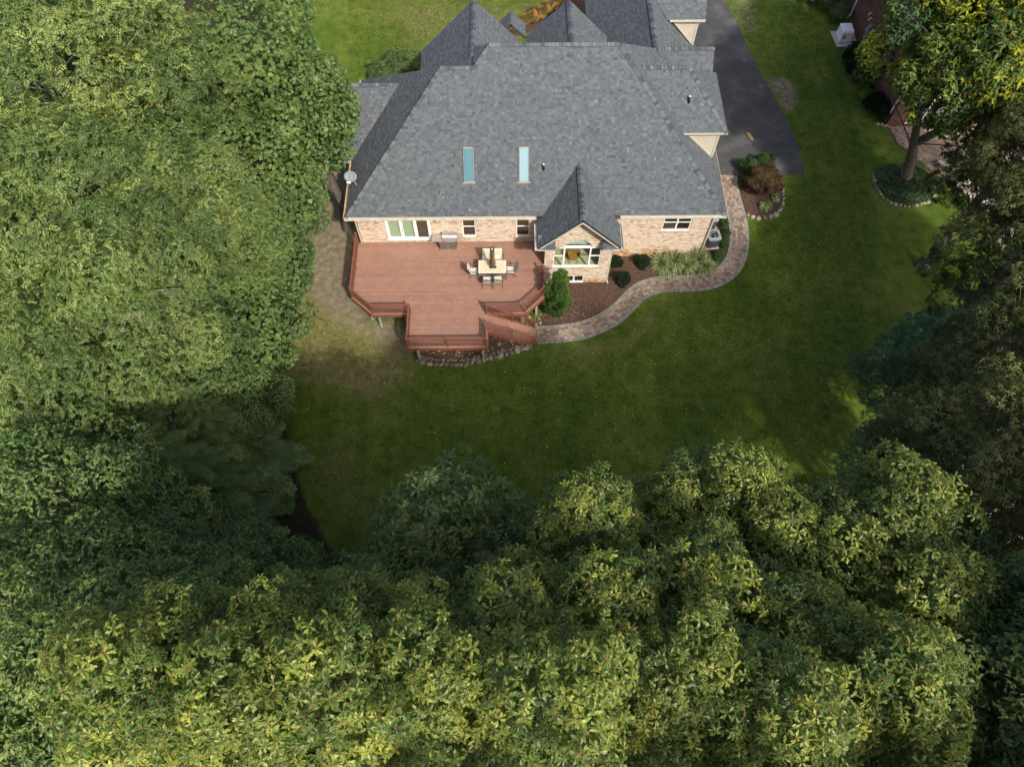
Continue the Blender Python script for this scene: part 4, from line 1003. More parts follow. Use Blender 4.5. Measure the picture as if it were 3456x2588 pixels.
for x in (-4.1, -3.2):
    for y in (26.98, 27.4):
        mb = MB(); mb.tube([(x - .015, y, DECK + .035), (x + .015, y, DECK + .035)], .035, 10); mb.build('caster', 'black', gr)

# ------------------------------------------------------------------ air conditioners
def make_ac(label, cat='air conditioner', dark=False, w=.42, h=.92, group=None):
    a = empty('air_conditioner', (0, 0, 0), label, cat, group)
    def rr(s, r=.14, n=5):
        P = []
        for cx, cy, a0 in ((s - r, s - r, 0), (-s + r, s - r, 90), (-s + r, -s + r, 180), (s - r, -s + r, 270)):
            for k in range(n): t = R(a0 + 90 * k / (n - 1)); P.append((cx + r * math.cos(t), cy + r * math.sin(t)))
        return P
    body = 'ac_dark' if dark else 'ac_grey'; trim = 'ac_dark' if dark else 'ac_trim'
    mb = MB(); mb.prism(rr(w + .06), -.02, .05); mb.build('pad', 'concrete', a)
    mb = MB(); mb.prism(rr(w), .05, .10); mb.build('base_pan', trim, a)
    mb = MB(); P = rr(w - .02); n = len(P)
    for (x0, y0), (x1, y1) in zip(P, P[1:] + P[:1]):
        m = max(1, int(math.hypot(x1 - x0, y1 - y0) / .045))
        for k in range(m):
            xa, ya, xb, yb = x0 + (x1 - x0) * k / m, y0 + (y1 - y0) * k / m, x0 + (x1 - x0) * (k + .6) / m, y0 + (y1 - y0) * (k + .6) / m
            xc, yc = x0 + (x1 - x0) * (k + 1) / m, y0 + (y1 - y0) * (k + 1) / m
            mb.face([(xa, ya, .1), (xb, yb, .1), (xb, yb, h - .1), (xa, ya, h - .1)], .5); mb.face([(xb * .95, yb * .95, .1), (xc * .95, yc * .95, .1), (xc * .95, yc * .95, h - .1), (xb * .95, yb * .95, h - .1)], .2)
    mb.build('louvred_body', body, a)
    mb = MB(); P = rr(w + .01); n = len(P); rin = w * .74
    ring = [(rin * math.cos(math.atan2(y, x)), rin * math.sin(math.atan2(y, x))) for x, y in P]
    for i in range(n):
        j = (i + 1) % n; mb.face([(*P[i], h - .11), (*P[j], h - .11), (*P[j], h - .02), (*P[i], h - .02)]); mb.face([(*P[i], h - .02), (*P[j], h - .02), (*ring[j], h + .03), (*ring[i], h + .03)]); mb.face([(*ring[i], h + .03), (*ring[j], h + .03), (*ring[j], h - .22), (*ring[i], h - .22)])
    t = mb.build('top_cover', trim, a)
    mb = MB(); mb.lathe([(0, h - .23), (rin, h - .23)], n=20); mb.build('well', 'black', t)
    for k in range(3):
        mb = MB(); a0 = k * 2.094; c_ = lambda r, t: (r * math.cos(a0 + t), r * math.sin(a0 + t))
        mb.face([(*c_(.06, 0), h - .16), (*c_(rin * .9, -.35), h - .18), (*c_(rin * .9, .45), h - .11), (*c_(.06, .8), h - .12)]); mb.build('fan_blade', 'dish' if not dark else 'ac_grey', a)
    mb = MB(); mb.lathe([(0, h - .06), (.085, h - .06), (.085, h - .16)], n=14)
    for k in range(10):
        a0 = k * math.pi / 5; mb.tube([(.08 * math.cos(a0), .08 * math.sin(a0), h - .04), (rin * math.cos(a0 + .3), rin * math.sin(a0 + .3), h + .02)], .006, 4)
    for q in (.45, .75): mb.tube([(rin * q * math.cos(t), rin * q * math.sin(t), h - .03 + q * .04) for t in np.linspace(0, 6.283, 22)], .005, 4)
    mb.build('fan_guard', 'ac_dark', a); return a
ac = make_ac('grey air conditioner near the house corner, the one closer to the lawn', group='air conditioners beside the east wall'); put(ac, (13.15, 28.55, .02), R(8))
copy_tree(ac, (13.20, 30.05, .02), R(4), 1, 'grey air conditioner partly under the eave, the farther one from the lawn')

# ------------------------------------------------------------------ foliage
OAK = [(.04, .015), (.36, .22), (.40, .05), (.68, .27), (1.0, .0)]
MAPLE = [(.0, .03), (.15, .44), (.36, .20), (.56, .45), (1.0, .0)]
OVAL = [(.0, .0), (.5, .22), (1.0, .0)]
NARROW = [(.0, .0), (.45, .13), (1.0, .0)]
def leaf(outline, length, base=(0, 0, 0), yaw=0, pitch=0, roll=0, fold=.25, droop=.25, wid=1.0):
    """one leaf blade along +x, triangles"""
    if len(outline) == 3:
        w = outline[1][1] * wid * length; V = np.array([(0, 0, 0), (outline[1][0] * length, w, fold * w), (length, 0, -droop * length), (outline[1][0] * length, -w, fold * w)]); F = np.array([(0, 2, 1), (0, 3, 2)])
        M_ = np.array(Matrix.Rotation(yaw, 3, 'Z') @ Matrix.Rotation(-pitch, 3, 'Y') @ Matrix.Rotation(roll, 3, 'X')); return V @ M_.T + np.array(base), F
    mid = []; lf = []; rt = []
    for t, w in outline:
        z = -droop * t * t * length
        mid.append((t * length, 0, z)); lf.append((t * length, w * wid * length, z + fold * w * length)); rt.append((t * length, -w * wid * length, z + fold * w * length))
    n = len(outline); V = np.array(mid + lf + rt); F = []
    for i in range(n - 1):
        for off, fl in ((n, 0), (2 * n, 1)):
            a, b, c, d = i, i + 1, off + i + 1, off + i
            q = [(a, b, c), (a, c, d)]
            for tr in q:
                p = V[list(tr)]
                if np.linalg.norm(np.cross(p[1] - p[0], p[2] - p[0])) > 1e-9: F.append(tr[::-1] if fl else tr)
    M_ = np.array(Matrix.Rotation(yaw, 3, 'Z') @ Matrix.Rotation(-pitch, 3, 'Y') @ Matrix.Rotation(roll, 3, 'X'))
    return V @ M_.T + np.array(base), np.array(F)
class Item:
    def __init__(s): s.V = []; s.F = []; s.M = []; s.T = []; s.n = 0
    def add(s, V, F, mi=0, tone=0.0):
        s.V.append(V); s.F.append(np.asarray(F) + s.n); s.M += [mi] * len(F); s.T += [tone] * len(F); s.n += len(V)
    def done(s): s.V = np.concatenate(s.V); s.F = np.concatenate(s.F); s.M = np.array(s.M); s.T = np.array(s.T); return s
def rosette(r, n, outline, length, stem=.0, droop=.3, fold=.25, pit=(-.15, .6), wid=1.0):
    it = Item()
    for k in range(n):
        yaw = 2 * math.pi * k / n * 2.4 + r.uniform(-.3, .3); p = r.uniform(*pit); L_ = length * r.uniform(.7, 1.15); d = np.array([math.cos(yaw) * math.cos(p), math.sin(yaw) * math.cos(p), math.sin(p)])
        st = stem * r.uniform(.6, 1.2); b = d * st + np.array([0, 0, r.uniform(-.04, .04)])
        V, F = leaf(outline, L_, b, yaw, p - .12, r.uniform(-.6, .6), fold, droop, wid); it.add(V, F, 0, r.uniform(-.12, .12))
        if stem:
            s_ = np.array([-math.sin(yaw), math.cos(yaw), 0]) * .006; e = d * (st + L_ * .45) + np.array([0, 0, .006])
            it.add(np.array([-s_, s_, e]), [(0, 1, 2)], 1)
    return it.done()
def pinnate(r, pairs, rach, ln):
    it = Item()
    for k in range(pairs):
        x = rach * (.2 + .8 * k / (pairs - 1)); z = -.35 * x * x / rach
        for s in (-1, 1):
            V, F = leaf(OVAL, ln * r.uniform(.8, 1.15), (x, 0, z), s * r.uniform(.85, 1.25), r.uniform(-.35, .15), r.uniform(-.5, .5), .2, .3); it.add(V, F, 0, r.uniform(-.1, .1))
    V, F = leaf(OVAL, ln, (rach, 0, -.35 * rach), 0, -.3); it.add(V, F); return it.done()
def spray(r, n, rach, ln):
    """a few pinnate leaves fanned about the twig tip"""
    it = Item()
    for k in range(n):
        p = pinnate(r, 5, rach * r.uniform(.8, 1.2), ln); M_ = np.array(Matrix.Rotation(2 * math.pi * k / n + r.uniform(-.4, .4), 3, 'Z') @ Matrix.Rotation(r.uniform(-.5, .35), 3, 'Y')); it.add(p.V @ M_.T, p.F, 0, r.uniform(-.1, .1))
    return it.done()
def tuft(r, n, ln, w, spread=1.2):
    it = Item()
    for k in range(n):
        a = r.uniform(0, 6.28); p = r.uniform(.1, spread); d = np.array([math.sin(p) * math.cos(a), math.sin(p) * math.sin(a), math.cos(p)]) * ln * r.uniform(.7, 1.1)
        s_ = np.cross(d, r.normal(size=3)); s_ = s_ / (np.linalg.norm(s_) + 1e-9) * w; it.add(np.array([-s_, s_, d]), [(0, 1, 2)], 0, r.uniform(-.15, .15))
    return it.done()
def frames(ax, r):
    ax = ax / np.linalg.norm(ax, axis=1)[:, None]; h = r.normal(size=ax.shape); x = h - (h * ax).sum(1)[:, None] * ax; x /= np.linalg.norm(x, axis=1)[:, None]
    return np.stack([x, np.cross(ax, x), ax], -1)
def place_items(name, items, pos, Rm, sc, tone, mats, r):
    Vs = []; Fs = []; Ts = []; Ms = []; base = 0; pick = r.integers(0, len(items), len(pos))
    for k, it in enumerate(items):
        q = np.where(pick == k)[0]
        if not len(q): continue
        V = np.einsum('nij,vj->nvi', Rm[q], it.V) * sc[q][:, None, None] + pos[q][:, None, :]; nv = len(it.V)
        F = it.F[None] + (np.arange(len(q)) * nv)[:, None, None] + base; base += nv * len(q)
        Vs.append(V.reshape(-1, 3)); Fs.append(F.reshape(-1, 3)); Ts.append((tone[q][:, None] + it.T[None]).ravel()); Ms.append(np.tile(it.M, len(q)))
    return np_mesh(name, np.concatenate(Vs), np.concatenate(Fs), mats, np.clip(np.concatenate(Ts), 0, 1), np.concatenate(Ms) if len(mats) > 1 else None)
UP = np.array([0, 0, 1.0])
def crown(name, seed, r0, rz, nclump, per, items, mats, rc=.30, low=-.55, upb=.7, tvar=.16, inner=.45, shell=.5, scale=(.8, 1.2), cone=0.0):
    r = np.random.default_rng(seed); C = []
    ph = r.uniform(0, 6.28, 6); k = 0
    while len(C) < nclump:
        i = k + .5; k += 1; z = 1 - 2 * ((i * .7548777 + r.uniform(-.02, .02)) % 1.0); a = 6.28319 * ((i * .5698403) % 1.0) + r.uniform(-.2, .2)
        if z < low: continue
        d = np.array([math.sqrt(1 - z * z) * math.cos(a), math.sqrt(1 - z * z) * math.sin(a), z])
        rad = 1 + .14 * math.sin(3 * a + ph[0]) + .12 * math.sin(2 * a + 4 * z + ph[1]) + .10 * math.sin(5 * a - 3 * z + ph[2])
        f = r.uniform(.80, 1.0) if r.random() > .25 else r.uniform(inner, .8)
        if cone: d = d * np.array([1 - cone * z, 1 - cone * z, 1]); d[2] = z * (1 + .0)
        C.append(d * rad * f * np.array([r0, r0, rz]) * (1 - rc * .8))
    C = np.array(C); crad = rc * r0 * r.uniform(.6, 1.35, nclump)
    out = C / np.array([r0, r0, rz]); out = out / (np.linalg.norm(out, axis=1)[:, None] + 1e-6) + UP * .5
    cnt = np.maximum(3, (per * (crad / (rc * r0)) ** 2).astype(int)); ci = np.repeat(np.arange(nclump), cnt); N = len(ci)
    D = r.normal(size=(N, 3)); D /= np.linalg.norm(D, axis=1)[:, None]
    o = out[ci] / np.linalg.norm(out[ci], axis=1)[:, None]; dt = (D * o).sum(1); flip = dt < -.25; D[flip] -= 2 * dt[flip][:, None] * o[flip]
    pos = C[ci] + D * (crad[ci] * (shell + (1 - shell) * r.uniform(0, 1, N) ** .5))[:, None] * np.array([1, 1, .8])
    ax = D * .7 + UP * upb + r.normal(size=(N, 3)) * .3
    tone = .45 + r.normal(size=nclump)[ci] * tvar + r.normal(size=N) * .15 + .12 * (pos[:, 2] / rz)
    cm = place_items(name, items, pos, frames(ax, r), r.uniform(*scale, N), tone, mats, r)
    lb = MB(); 
    for c in C:
        a = np.array([0, 0, c[2] - .55 * math.hypot(c[0], c[1]) - r.uniform(.05, .3) * r0]); m1 = a + (c - a) * .5 + np.array([0, 0, .06 * r0]) + r.normal(size=3) * .06 * r0
        lb.tube([a, m1, c], [.009 * r0, .006 * r0, .0025 * r0], 5, cap=False)
    return cm, lb.data('limbs', 'grey_bark' if name.startswith('locust') else 'bark', smooth=True)
rr_ = np.random.default_rng(3)
OAKI = [rosette(rr_, n, OAK, .16, .03, wid=.8, pit=(-.35, .75), droop=.5) for n in (9, 11, 12, 8)]
SPRI = [spray(rr_, 3, .26, .10) for _ in range(4)]
MAPI = [rosette(rr_, 4, MAPLE, .165, .0, pit=(-.3, .3), fold=.12) for _ in range(4)]
OLVI = [rosette(rr_, 9, NARROW, .165, .0, fold=.3, pit=(-.2, .9)) for _ in range(4)]
WODI = [rosette(rr_, 5, OVAL, .15, .0, pit=(-.3, .5)) for _ in range(4)]
YELI = [rosette(rr_, 7, OVAL, .20, .0, pit=(-.3, .6), fold=.2) for _ in range(4)]
PINI = [tuft(rr_, 22, .19, .010, 1.5) for _ in range(4)]
BUSI = [rosette(rr_, 6, OVAL, .055, .0, pit=(.0, 1.1)) for _ in range(4)]
YEWI = [tuft(rr_, 9, .075, .008, 1.3) for _ in range(4)]
ARBI = [tuft(rr_, 10, .12, .012, .8) for _ in range(4)]
MARI = [rosette(rr_, 7, NARROW, .10, .0, pit=(-.5, .4)) for _ in range(4)]
K = {}
K['oak'] = [crown('oak_crown', 11 + i, 2.4, 5.0, 54, 36, OAKI, ['oak_leaf', 'petiole'], rc=.31, inner=.5, tvar=.15, cone=.45, low=-.8, shell=.7) for i in range(2)]
K['blue_oak'] = [crown('oak_crown', 31, 3.2, 4.2, 62, 28, OAKI, ['oak_blue', 'petiole'], rc=.30, cone=.25, low=-.8, shell=.6, scale=(1.1, 1.5))]
K['locust'] = [crown('locust_crown', 41 + i, 4.0, 6.0, 85, 45, SPRI, ['locust_leaf'], rc=.30, tvar=.18, upb=.5, low=-.85, shell=.65) for i in range(2)]
K['maple'] = [crown('maple_crown', 51 + i, 3.4, 5.0, 62, 76, MAPI, ['maple_leaf'], rc=.31, upb=.8, low=-.9, shell=.7) for i in range(1)]
K['olive'] = [crown('small_oak_crown', 61 + i, 3.2, 5.0, 110, 48, OLVI, ['olive_leaf'], rc=.22, low=-.85) for i in range(2)]
K['wood'] = [crown('wood_crown', 71 + i, 3.0, 4.5, 70, 100, WODI, ['wood_leaf'], rc=.30, low=-.85, shell=.65) for i in range(2)]
K['yellow'] = [crown('yellow_crown', 81 + i, 3.6, 3.6, 80, 70, YELI, ['yellow_leaf'], rc=.25, tvar=.30, low=-.7) for i in range(2)]
K['pine'] = [crown('pine_crown', 91 + i, 2.6, 4.2, 110, 52, PINI, ['pine_needle'], rc=.24, upb=1.2, low=-.95) for i in range(1)]

def tree(name, kind, var, x, y, zc, r, label, group=None, base=None, rot=None, bark='bark', rz=1.0, fork=None):
    t = empty(name, (x, y, 0) if base is None else base, label, 'tree', group)
    cm, lm = K[kind][var % len(K[kind])]
    r0 = {'oak': 2.4, 'blue_oak': 3.2, 'locust': 4.0, 'maple': 3.4, 'olive': 3.2, 'wood': 3.0, 'yellow': 3.6, 'pine': 2.6}[kind]; s = r / r0
    Mx = Matrix.Translation((x, y, zc)) @ Matrix.Rotation(rot if rot is not None else random.uniform(0, 6.28), 4, 'Z') @ Matrix.Diagonal((s, s, s * rz, 1))
    b0 = Vector(base) if base else Vector((x, y, 0)); tp = Vector((x, y, zc - r * .3)); mb = MB(); tr = (.045 * r + .05) * (.72 if base else 1)
    if base: pts = fork
    else: pts = [b0, b0.lerp(tp, .35) + Vector((random.uniform(-.2, .2), random.uniform(-.2, .2), 0)), b0.lerp(tp, .7) + Vector((random.uniform(-.2, .2), random.uniform(-.2, .2), 0)), tp, Vector((x, y, zc + r * .3))]
    n = len(pts); mb.tube([pts[0] - Vector((0, 0, .1))] + pts[1:], [tr * 1.9 * (1 - .8 * i / (n - 1)) for i in range(n)], 9); trunk = mb.build('trunk', bark, t, smooth=True)
    inst('limbs', lm, trunk, Mx)['kind'] = 'stuff'; inst('crown', cm, t, Mx); return t

WG = 'oaks in the foreground wood'
for i, (x, y, z, r, lb) in enumerate((
    (-7.24, 1.00, 21.58, 1.9, 'lit oak crown at the left end of the bottom edge'),
    (-7.19, 1.81, 19.74, 1.9, 'pale tipped oak crown above the bottom left corner'),
    (-5.36, 0.70, 21.43, 1.9, 'oak crown at the bottom edge left of the bare branches'),
    (-5.41, 2.13, 18.79, 1.9, 'oak crown whose top ends just below the bare soil patch'),
    (-3.58, 1.01, 20.84, 2.0, 'oak crown at the bottom edge with the brightest yellow leaves'),
    (-3.35, 2.43, 18.04, 1.8, 'oak crown reaching the lowest dip of the lawn'),
    (-1.63, 1.17, 20.37, 2.0, 'oak crown at the bottom edge just left of the middle'),
    (-0.03, 2.34, 18.73, 2.0, 'lit oak crown below the bluish oak'),
    (2.19, 5.46, 17.54, 1.7, 'narrow pointed oak top jutting up next to the bluish oak'),
    (2.46, 2.84, 18.82, 1.8, 'oak crown right below the pointed oak top'),
    (0.80, 0.64, 21.23, 2.0, 'oak crown at the middle of the bottom edge'),
    (6.90, 6.53, 14.85, 2.2, 'pale oak top reaching highest over the shaded lawn'),
    (5.53, 6.49, 14.67, 2.0, 'oak top on the lawn side of the highest oak top'),
    (4.90, 3.36, 17.38, 2.1, 'bright oak crown below the highest oak top'),
    (3.62, 1.13, 19.81, 2.0, 'oak crown at the bottom edge right of the middle'),
    (7.88, 5.09, 15.46, 2.1, 'oak top sloping down from the highest top towards the pines'),
    (7.00, 2.25, 17.95, 2.1, 'oak crown halfway between the middle and the right edge at the bottom'),
    (9.50, 4.66, 16.57, 2.0, 'oak top just below the blue green pines'),
    (10.81, 5.38, 17.49, 2.0, 'pale oak top under the dark olive trees at the right edge'),
    (10.40, 3.19, 17.52, 2.0, 'oak crown at the right edge above the corner'),
    (8.06, 0.94, 19.74, 2.0, 'oak crown filling the bottom right corner'),
    (5.53, 0.43, 20.23, 1.9, 'oak crown at the bottom edge left of the right corner'))):
    tree('oak_tree', 'oak', i, x, y, z - (.0 if y < 2.2 else .8), r * (1.0 if y < 2.2 else 1.08), lb, WG, rot=i * 1.7, bark='grey_bark')
for x, y, z, r, lb in ((-2.1, 6.0, 12.2, 3.5, 'bluish dark oak jutting into the lawn in front of the deck stairs'), (-.2, 5.2, 11.6, 3.0, 'bluish dark oak between the jutting one and the pointed oak top'), (-3.9, 3.6, 12.4, 2.9, 'bluish dark oak bordering the lowest dip of the lawn'),
                       (-6.8, 2.8, 11.5, 3.1, 'shaded oak below the bare soil at the lawn corner'), (3.4, 4.6, 12.6, 3.2, 'shaded oak behind the pointed oak top'), (7.2, 4.4, 12.0, 3.4, 'shaded oak filling the gaps under the highest oak top'), (11.0, 4.4, 12.5, 3.4, 'shaded oak under the right edge below the pines'),
                       (-4.2, .6, 11.5, 3.2, 'dark oak deep between the crowns left of the middle'), (1.0, 1.0, 11.5, 3.2, 'dark oak deep between the crowns at the middle'), (5.6, 1.2, 11.5, 3.2, 'dark oak deep between the crowns right of the middle'), (-8.6, .8, 12, 3.2, 'dark oak deep between the crowns in the bottom left corner'), (9.6, 1.4, 11.5, 3.2, 'dark oak deep between the crowns in the bottom right corner')):
    tree('oak_tree', 'blue_oak', 0, x, y, z, r, lb, WG, rot=x, bark='grey_bark')
for x, y, z, r, lb in ((-13.2, 3.0, 15.6, 3.0, 'green tree on the left edge between the small leaved tree and the corner oaks'), (-9.9, 1.6, 17.5, 2.9, 'green tree cut off by the left edge beside the corner oaks'), (-11.6, -.6, 15.5, 3.2, 'green tree cut off by the very bottom left corner'), (12.2, 3.4, 14.5, 2.8, 'green tree on the right edge between the pines and the corner oak'), (11.2, 1.2, 17.0, 2.8, 'green tree cut off by the right edge beside the corner oak')):
    tree('wood_tree', 'wood', 0, x, y, z, r, lb, WG, rot=x)
LG = 'trees along the left side'
for k, x, y, z, r, rot, lb in (
    ('locust', -18.2, 24.5, 14.5, 4.8, 0, 'feathery yellow green locust in the top left corner'), ('locust', -16.6, 28.6, 12.6, 3.7, 1, 'feathery locust at the top edge beside the dark maple'),
    ('locust', -17.0, 18.4, 14.0, 4.4, 2, 'feathery locust at the left edge level with the skylights'), ('locust', -14.2, 20.2, 12.2, 3.5, 4, 'feathery locust with bare twigs between the left edge and the satellite dish'),
    ('locust', -14.8, 15.2, 12.6, 3.9, 5, 'feathery locust at the left level with the deck'), ('locust', -17.4, 12.0, 12.8, 3.6, 1, 'feathery locust on the left edge below the deck level'),
    ('maple', -12.9, 31.8, 9.8, 4.2, 0, 'tall green maple between the locusts and the front lawn'), ('maple', -10.6, 30.0, 10.2, 2.7, 1, 'green maple overhanging the west wing of the roof'),
    ('maple', -12.6, 26.2, 8.6, 3.1, 2, 'green maple beside the satellite dish over the bare side yard'), ('maple', -12.9, 22.2, 7.6, 2.9, 3, 'green maple next to the bare side yard at deck level'),
    ('maple', -13.0, 18.2, 7.2, 2.9, 4, 'broadleaf tree bordering the lawn below the deck'), ('wood', -13.4, 14.9, 6.6, 2.7, 5, 'dull green broadleaf tree above the dark spruces'),
    ('wood', -14.8, 7.4, 13.2, 3.3, 1, 'small leaved tree on the left edge below the locusts'), ('wood', -11.2, 3.7, 14.6, 2.9, 3, 'small leaved tree on the left edge above the corner oak'),
    ('blue_oak', -12.2, 6.0, 9.8, 3.2, 5, 'shaded bluish oak below the spruces'), ('wood', -9.7, 5.0, 7.6, 2.7, 1, 'dark shaded small tree below the bare soil patch'),
    ('locust', -20.5, 31.5, 13.5, 4.6, 3, 'feathery locust mostly cut off by the top left corner'), ('locust', -21.5, 16.0, 13.0, 4.4, 2.5, 'feathery locust mostly cut off by the left edge')):
    tree(k + '_tree' if k in ('locust', 'maple') else 'wood_tree', k, int(rot), x, y, z, r, lb, LG, rot=rot * 1.0, bark='grey_bark' if k == 'locust' else 'bark')
RG = 'trees along the right side'
tree('leaning_tree', 'yellow', 0, 24.5, 31.8, 11.6, 5.1, 'leaning tree growing out of the ivy bed, crown turning yellow', RG, base=(27.3, 34.0, 0), rot=1.0, fork=[Vector(p) for p in ((27.3, 34, 0), (26.4, 33.7, 2.4), (25.7, 33.5, 4.0), (24.4, 32.9, 6.8), (24.4, 32.2, 9.6), (24.5, 31.8, 11.7))], bark='bark')
lt = bpy.data.objects['leaning_tree']; mb = MB(); mb.tube([(25.85, 33.5, 3.6), (26.8, 32.6, 6.2), (27.2, 31.6, 9), (26.6, 31.6, 12)], [.26, .2, .16, .1], 9); lb2 = mb.build('side_limb', 'bark', lt, smooth=True); Mx = Matrix.Translation((27.0, 33.0, 12.8)) @ Matrix.Rotation(2, 4, 'Z') @ Matrix.Diagonal((1.4, 1.4, 1.4, 1)); inst('limbs', K['yellow'][1][1], lb2, Mx)['kind'] = 'stuff'; inst('crown', K['yellow'][1][0], lt, Mx)
for k, x, y, z, r, rot, lb in (
    ('yellow', 27.5, 39.5, 12.4, 3.4, 2, 'yellow green tree in the top right corner over the red brick house'),
    ('olive', 26.4, 26.6, 9.6, 3.5, 0, 'olive coloured tree hanging over the paved patio'), ('olive', 24.2, 20.2, 9.2, 3.4, 1, 'dark olive tree on the right edge beyond the pines'),
    ('olive', 20.0, 12.8, 11.2, 3.5, 2, 'dark olive tree on the right edge level with the pines'), ('olive', 15.6, 8.0, 13.6, 3.3, 4, 'dark olive tree on the right edge above the corner oak')):
    tree('yellow_tree' if k == 'yellow' else 'olive_tree', k, int(rot), x, y, z, r, lb, RG, rot=rot, bark='grey_bark')
tree('pine_tree', 'pine', 0, 21.2, 16.8, 5.2, 2.8, 'blue green pine with two tips at the lawn edge, the farther of two', 'pines at the lawn edge')
tree('pine_tree', 'pine', 0, 19.4, 12.4, 4.9, 2.7, 'blue green pine at the lawn edge, the nearer of two', 'pines at the lawn edge')
tree('spruce_tree', 'pine', 0, 6.6, 9.2, 2.6, 1.3, 'small blue spruce half hidden behind the foreground oaks')
# the wood goes on past the frame: these shade the lawn
OG = 'trees of the wood behind and beside the viewpoint'
for i, (x, y, z, r) in enumerate([(13.5, .5, 19.5, 3.4), (16.5, 2.5, 20, 3.6), (14.5, -3.0, 22, 3.8), (19.5, -1.5, 21, 3.8), (10.0, -4.0, 22, 3.6), (6.0, -4.5, 22, 3.6), (22.0, 5.0, 19, 3.8), (1.5, -5.5, 22, 3.6), (25.0, 10.5, 17, 3.8), (20.0, 7.0, 18, 3.0), (29.0, 23.5, 12, 3.8), (30.5, 18, 13, 4.0), (26.5, 18.5, 12, 3.5), (32, 28.5, 11, 3.8), (28.5, 13, 12.5, 4.0), (26.2, 14.8, 10.5, 3.0)]):
    tree('oak_tree', 'blue_oak', i, x, y, z, r, 'oak of the wood that goes on beyond the bottom right edge', OG, rot=i * 1.3, bark='grey_bark')

# spruces: whorls of drooping fronds
def frond_mesh(seed):
    r = np.random.default_rng(seed); it = Item()
    for k in range(14):
        t = .12 + .88 * k / 13; z = .10 * math.sin(t * 2.2) - .30 * t * t
        for s in (-1, 1):
            ln = (.40 * (1 - t) + .09) * r.uniform(.8, 1.15); yaw = s * r.uniform(.75, 1.05); d = np.array([math.cos(yaw), math.sin(yaw), -.25]); b0 = np.array([t, 0, z])
            for q in range(10):
                p = b0 + d * ln * (q + .3) / 10
                for s2 in (-1, 1):
                    y2 = yaw + s2 * .75; V, F = leaf(NARROW, .10 * (1 - .04 * q) * r.uniform(.8, 1.2), p, y2, r.uniform(-.35, .15), 0, .1, .2, .75); it.add(V, F, 0, r.uniform(-.35, .35))
    return it.done()
FR = [frond_mesh(i) for i in range(3)]
def spruce_mesh(seed, H, rb):
    r = np.random.default_rng(seed); pos = []; Rm = []; sc = []
    z = H * .08; a = 0
    while z < H * .985:
        f = 1 - z / H; n = 6 if f > .15 else 4
        for k in range(n):
            a += 2 * math.pi / n + r.uniform(-.2, .2); L_ = rb * (f ** .8) * r.uniform(.8, 1.1) + .12
            M_ = Matrix.Rotation(a, 3, 'Z') @ Matrix.Rotation(.18 - .5 * (1 - f), 3, 'Y') @ Matrix.Rotation(r.uniform(-.2, .2), 3, 'X'); pos.append((0, 0, z)); Rm.append(np.array(M_)); sc.append(L_)
        a += .5; z += .22 + .38 * f
    pos = np.array(pos, float); return place_items('spruce_crown', FR, pos, np.array(Rm), np.array(sc), .35 + r.normal(size=len(pos)) * .12, ['spruce_needle'], r)
SPM = [spruce_mesh(5, 12.0, 3.0)] * 2
for i, (x, y, m, s, lb) in enumerate([(-14.3, 10.7, 0, 1.05, 'tall dark spruce leaning over the lawn corner, largest of its group'), (-15.8, 9.2, 1, 1.15, 'dark spruce nearest the left edge'), (-13.6, 13.0, 1, .95, 'dark spruce touching the lawn below the broadleaf tree'), (-13.0, 8.2, 1, .75, 'smaller dark spruce next to the bare soil patch')]):
    t = empty('spruce_tree', (x, y, 0), lb, 'tree', 'dark spruces at the lawn corner'); H = 12.0 * s
    mb = MB(); mb.tube([(x, y, -.1), (x, y, H * .5), (x, y, H)], [.2, .12, .02], 8); mb.build('trunk', 'bark', t, smooth=True)
    inst('crown', SPM[m], t, TR(x, y, 0, i * 1.3) @ Matrix.Diagonal((s, s, s, 1)))

# ------------------------------------------------------------------ shrubs
S = {}
S['box'] = crown('shrub_crown', 101, .5, .45, 34, 60, BUSI, ['boxwood'], rc=.34, low=-.7)
S['yew'] = crown('shrub_crown', 102, .5, .42, 34, 66, YEWI, ['yew'], rc=.34, low=-.7)
S['arbor'] = crown('shrub_crown', 103, .62, 1.25, 90, 75, ARBI, ['arbor'], rc=.26, low=-.95, upb=1.3, cone=.25, tvar=.22)
S['maroon'] = crown('shrub_crown', 104, 1.0, .75, 60, 60, MARI, ['maroon'], rc=.28, low=-.5, upb=.3)
S['rust'] = crown('shrub_crown', 105, .5, .36, 30, 46, BUSI, ['rust_leaf'], rc=.32, low=-.4, tvar=.35, scale=(.9, 1.6))
S['bush'] = crown('shrub_crown', 106, 1.3, 1.0, 60, 44, WODI, ['wood_leaf'], rc=.28, low=-.5, scale=(.5, .9))
S['gold'] = crown('shrub_crown', 107, .5, .42, 34, 60, BUSI, ['yellow_leaf'], rc=.34, low=-.6)
S['hosta'] = crown('shrub_crown', 108, .3, .14, 12, 22, [rosette(rr_, 7, OVAL, .16, .0, pit=(.1, .9))], ['variegated'], rc=.4, low=-.2)
SR0 = {'box': .5, 'yew': .5, 'arbor': .62, 'maroon': 1.0, 'rust': .5, 'bush': 1.3, 'gold': .5, 'hosta': .3}; SZ = {'box': .40, 'yew': .36, 'arbor': 1.12, 'maroon': .95, 'rust': .28, 'bush': .9, 'gold': .38, 'hosta': .10}
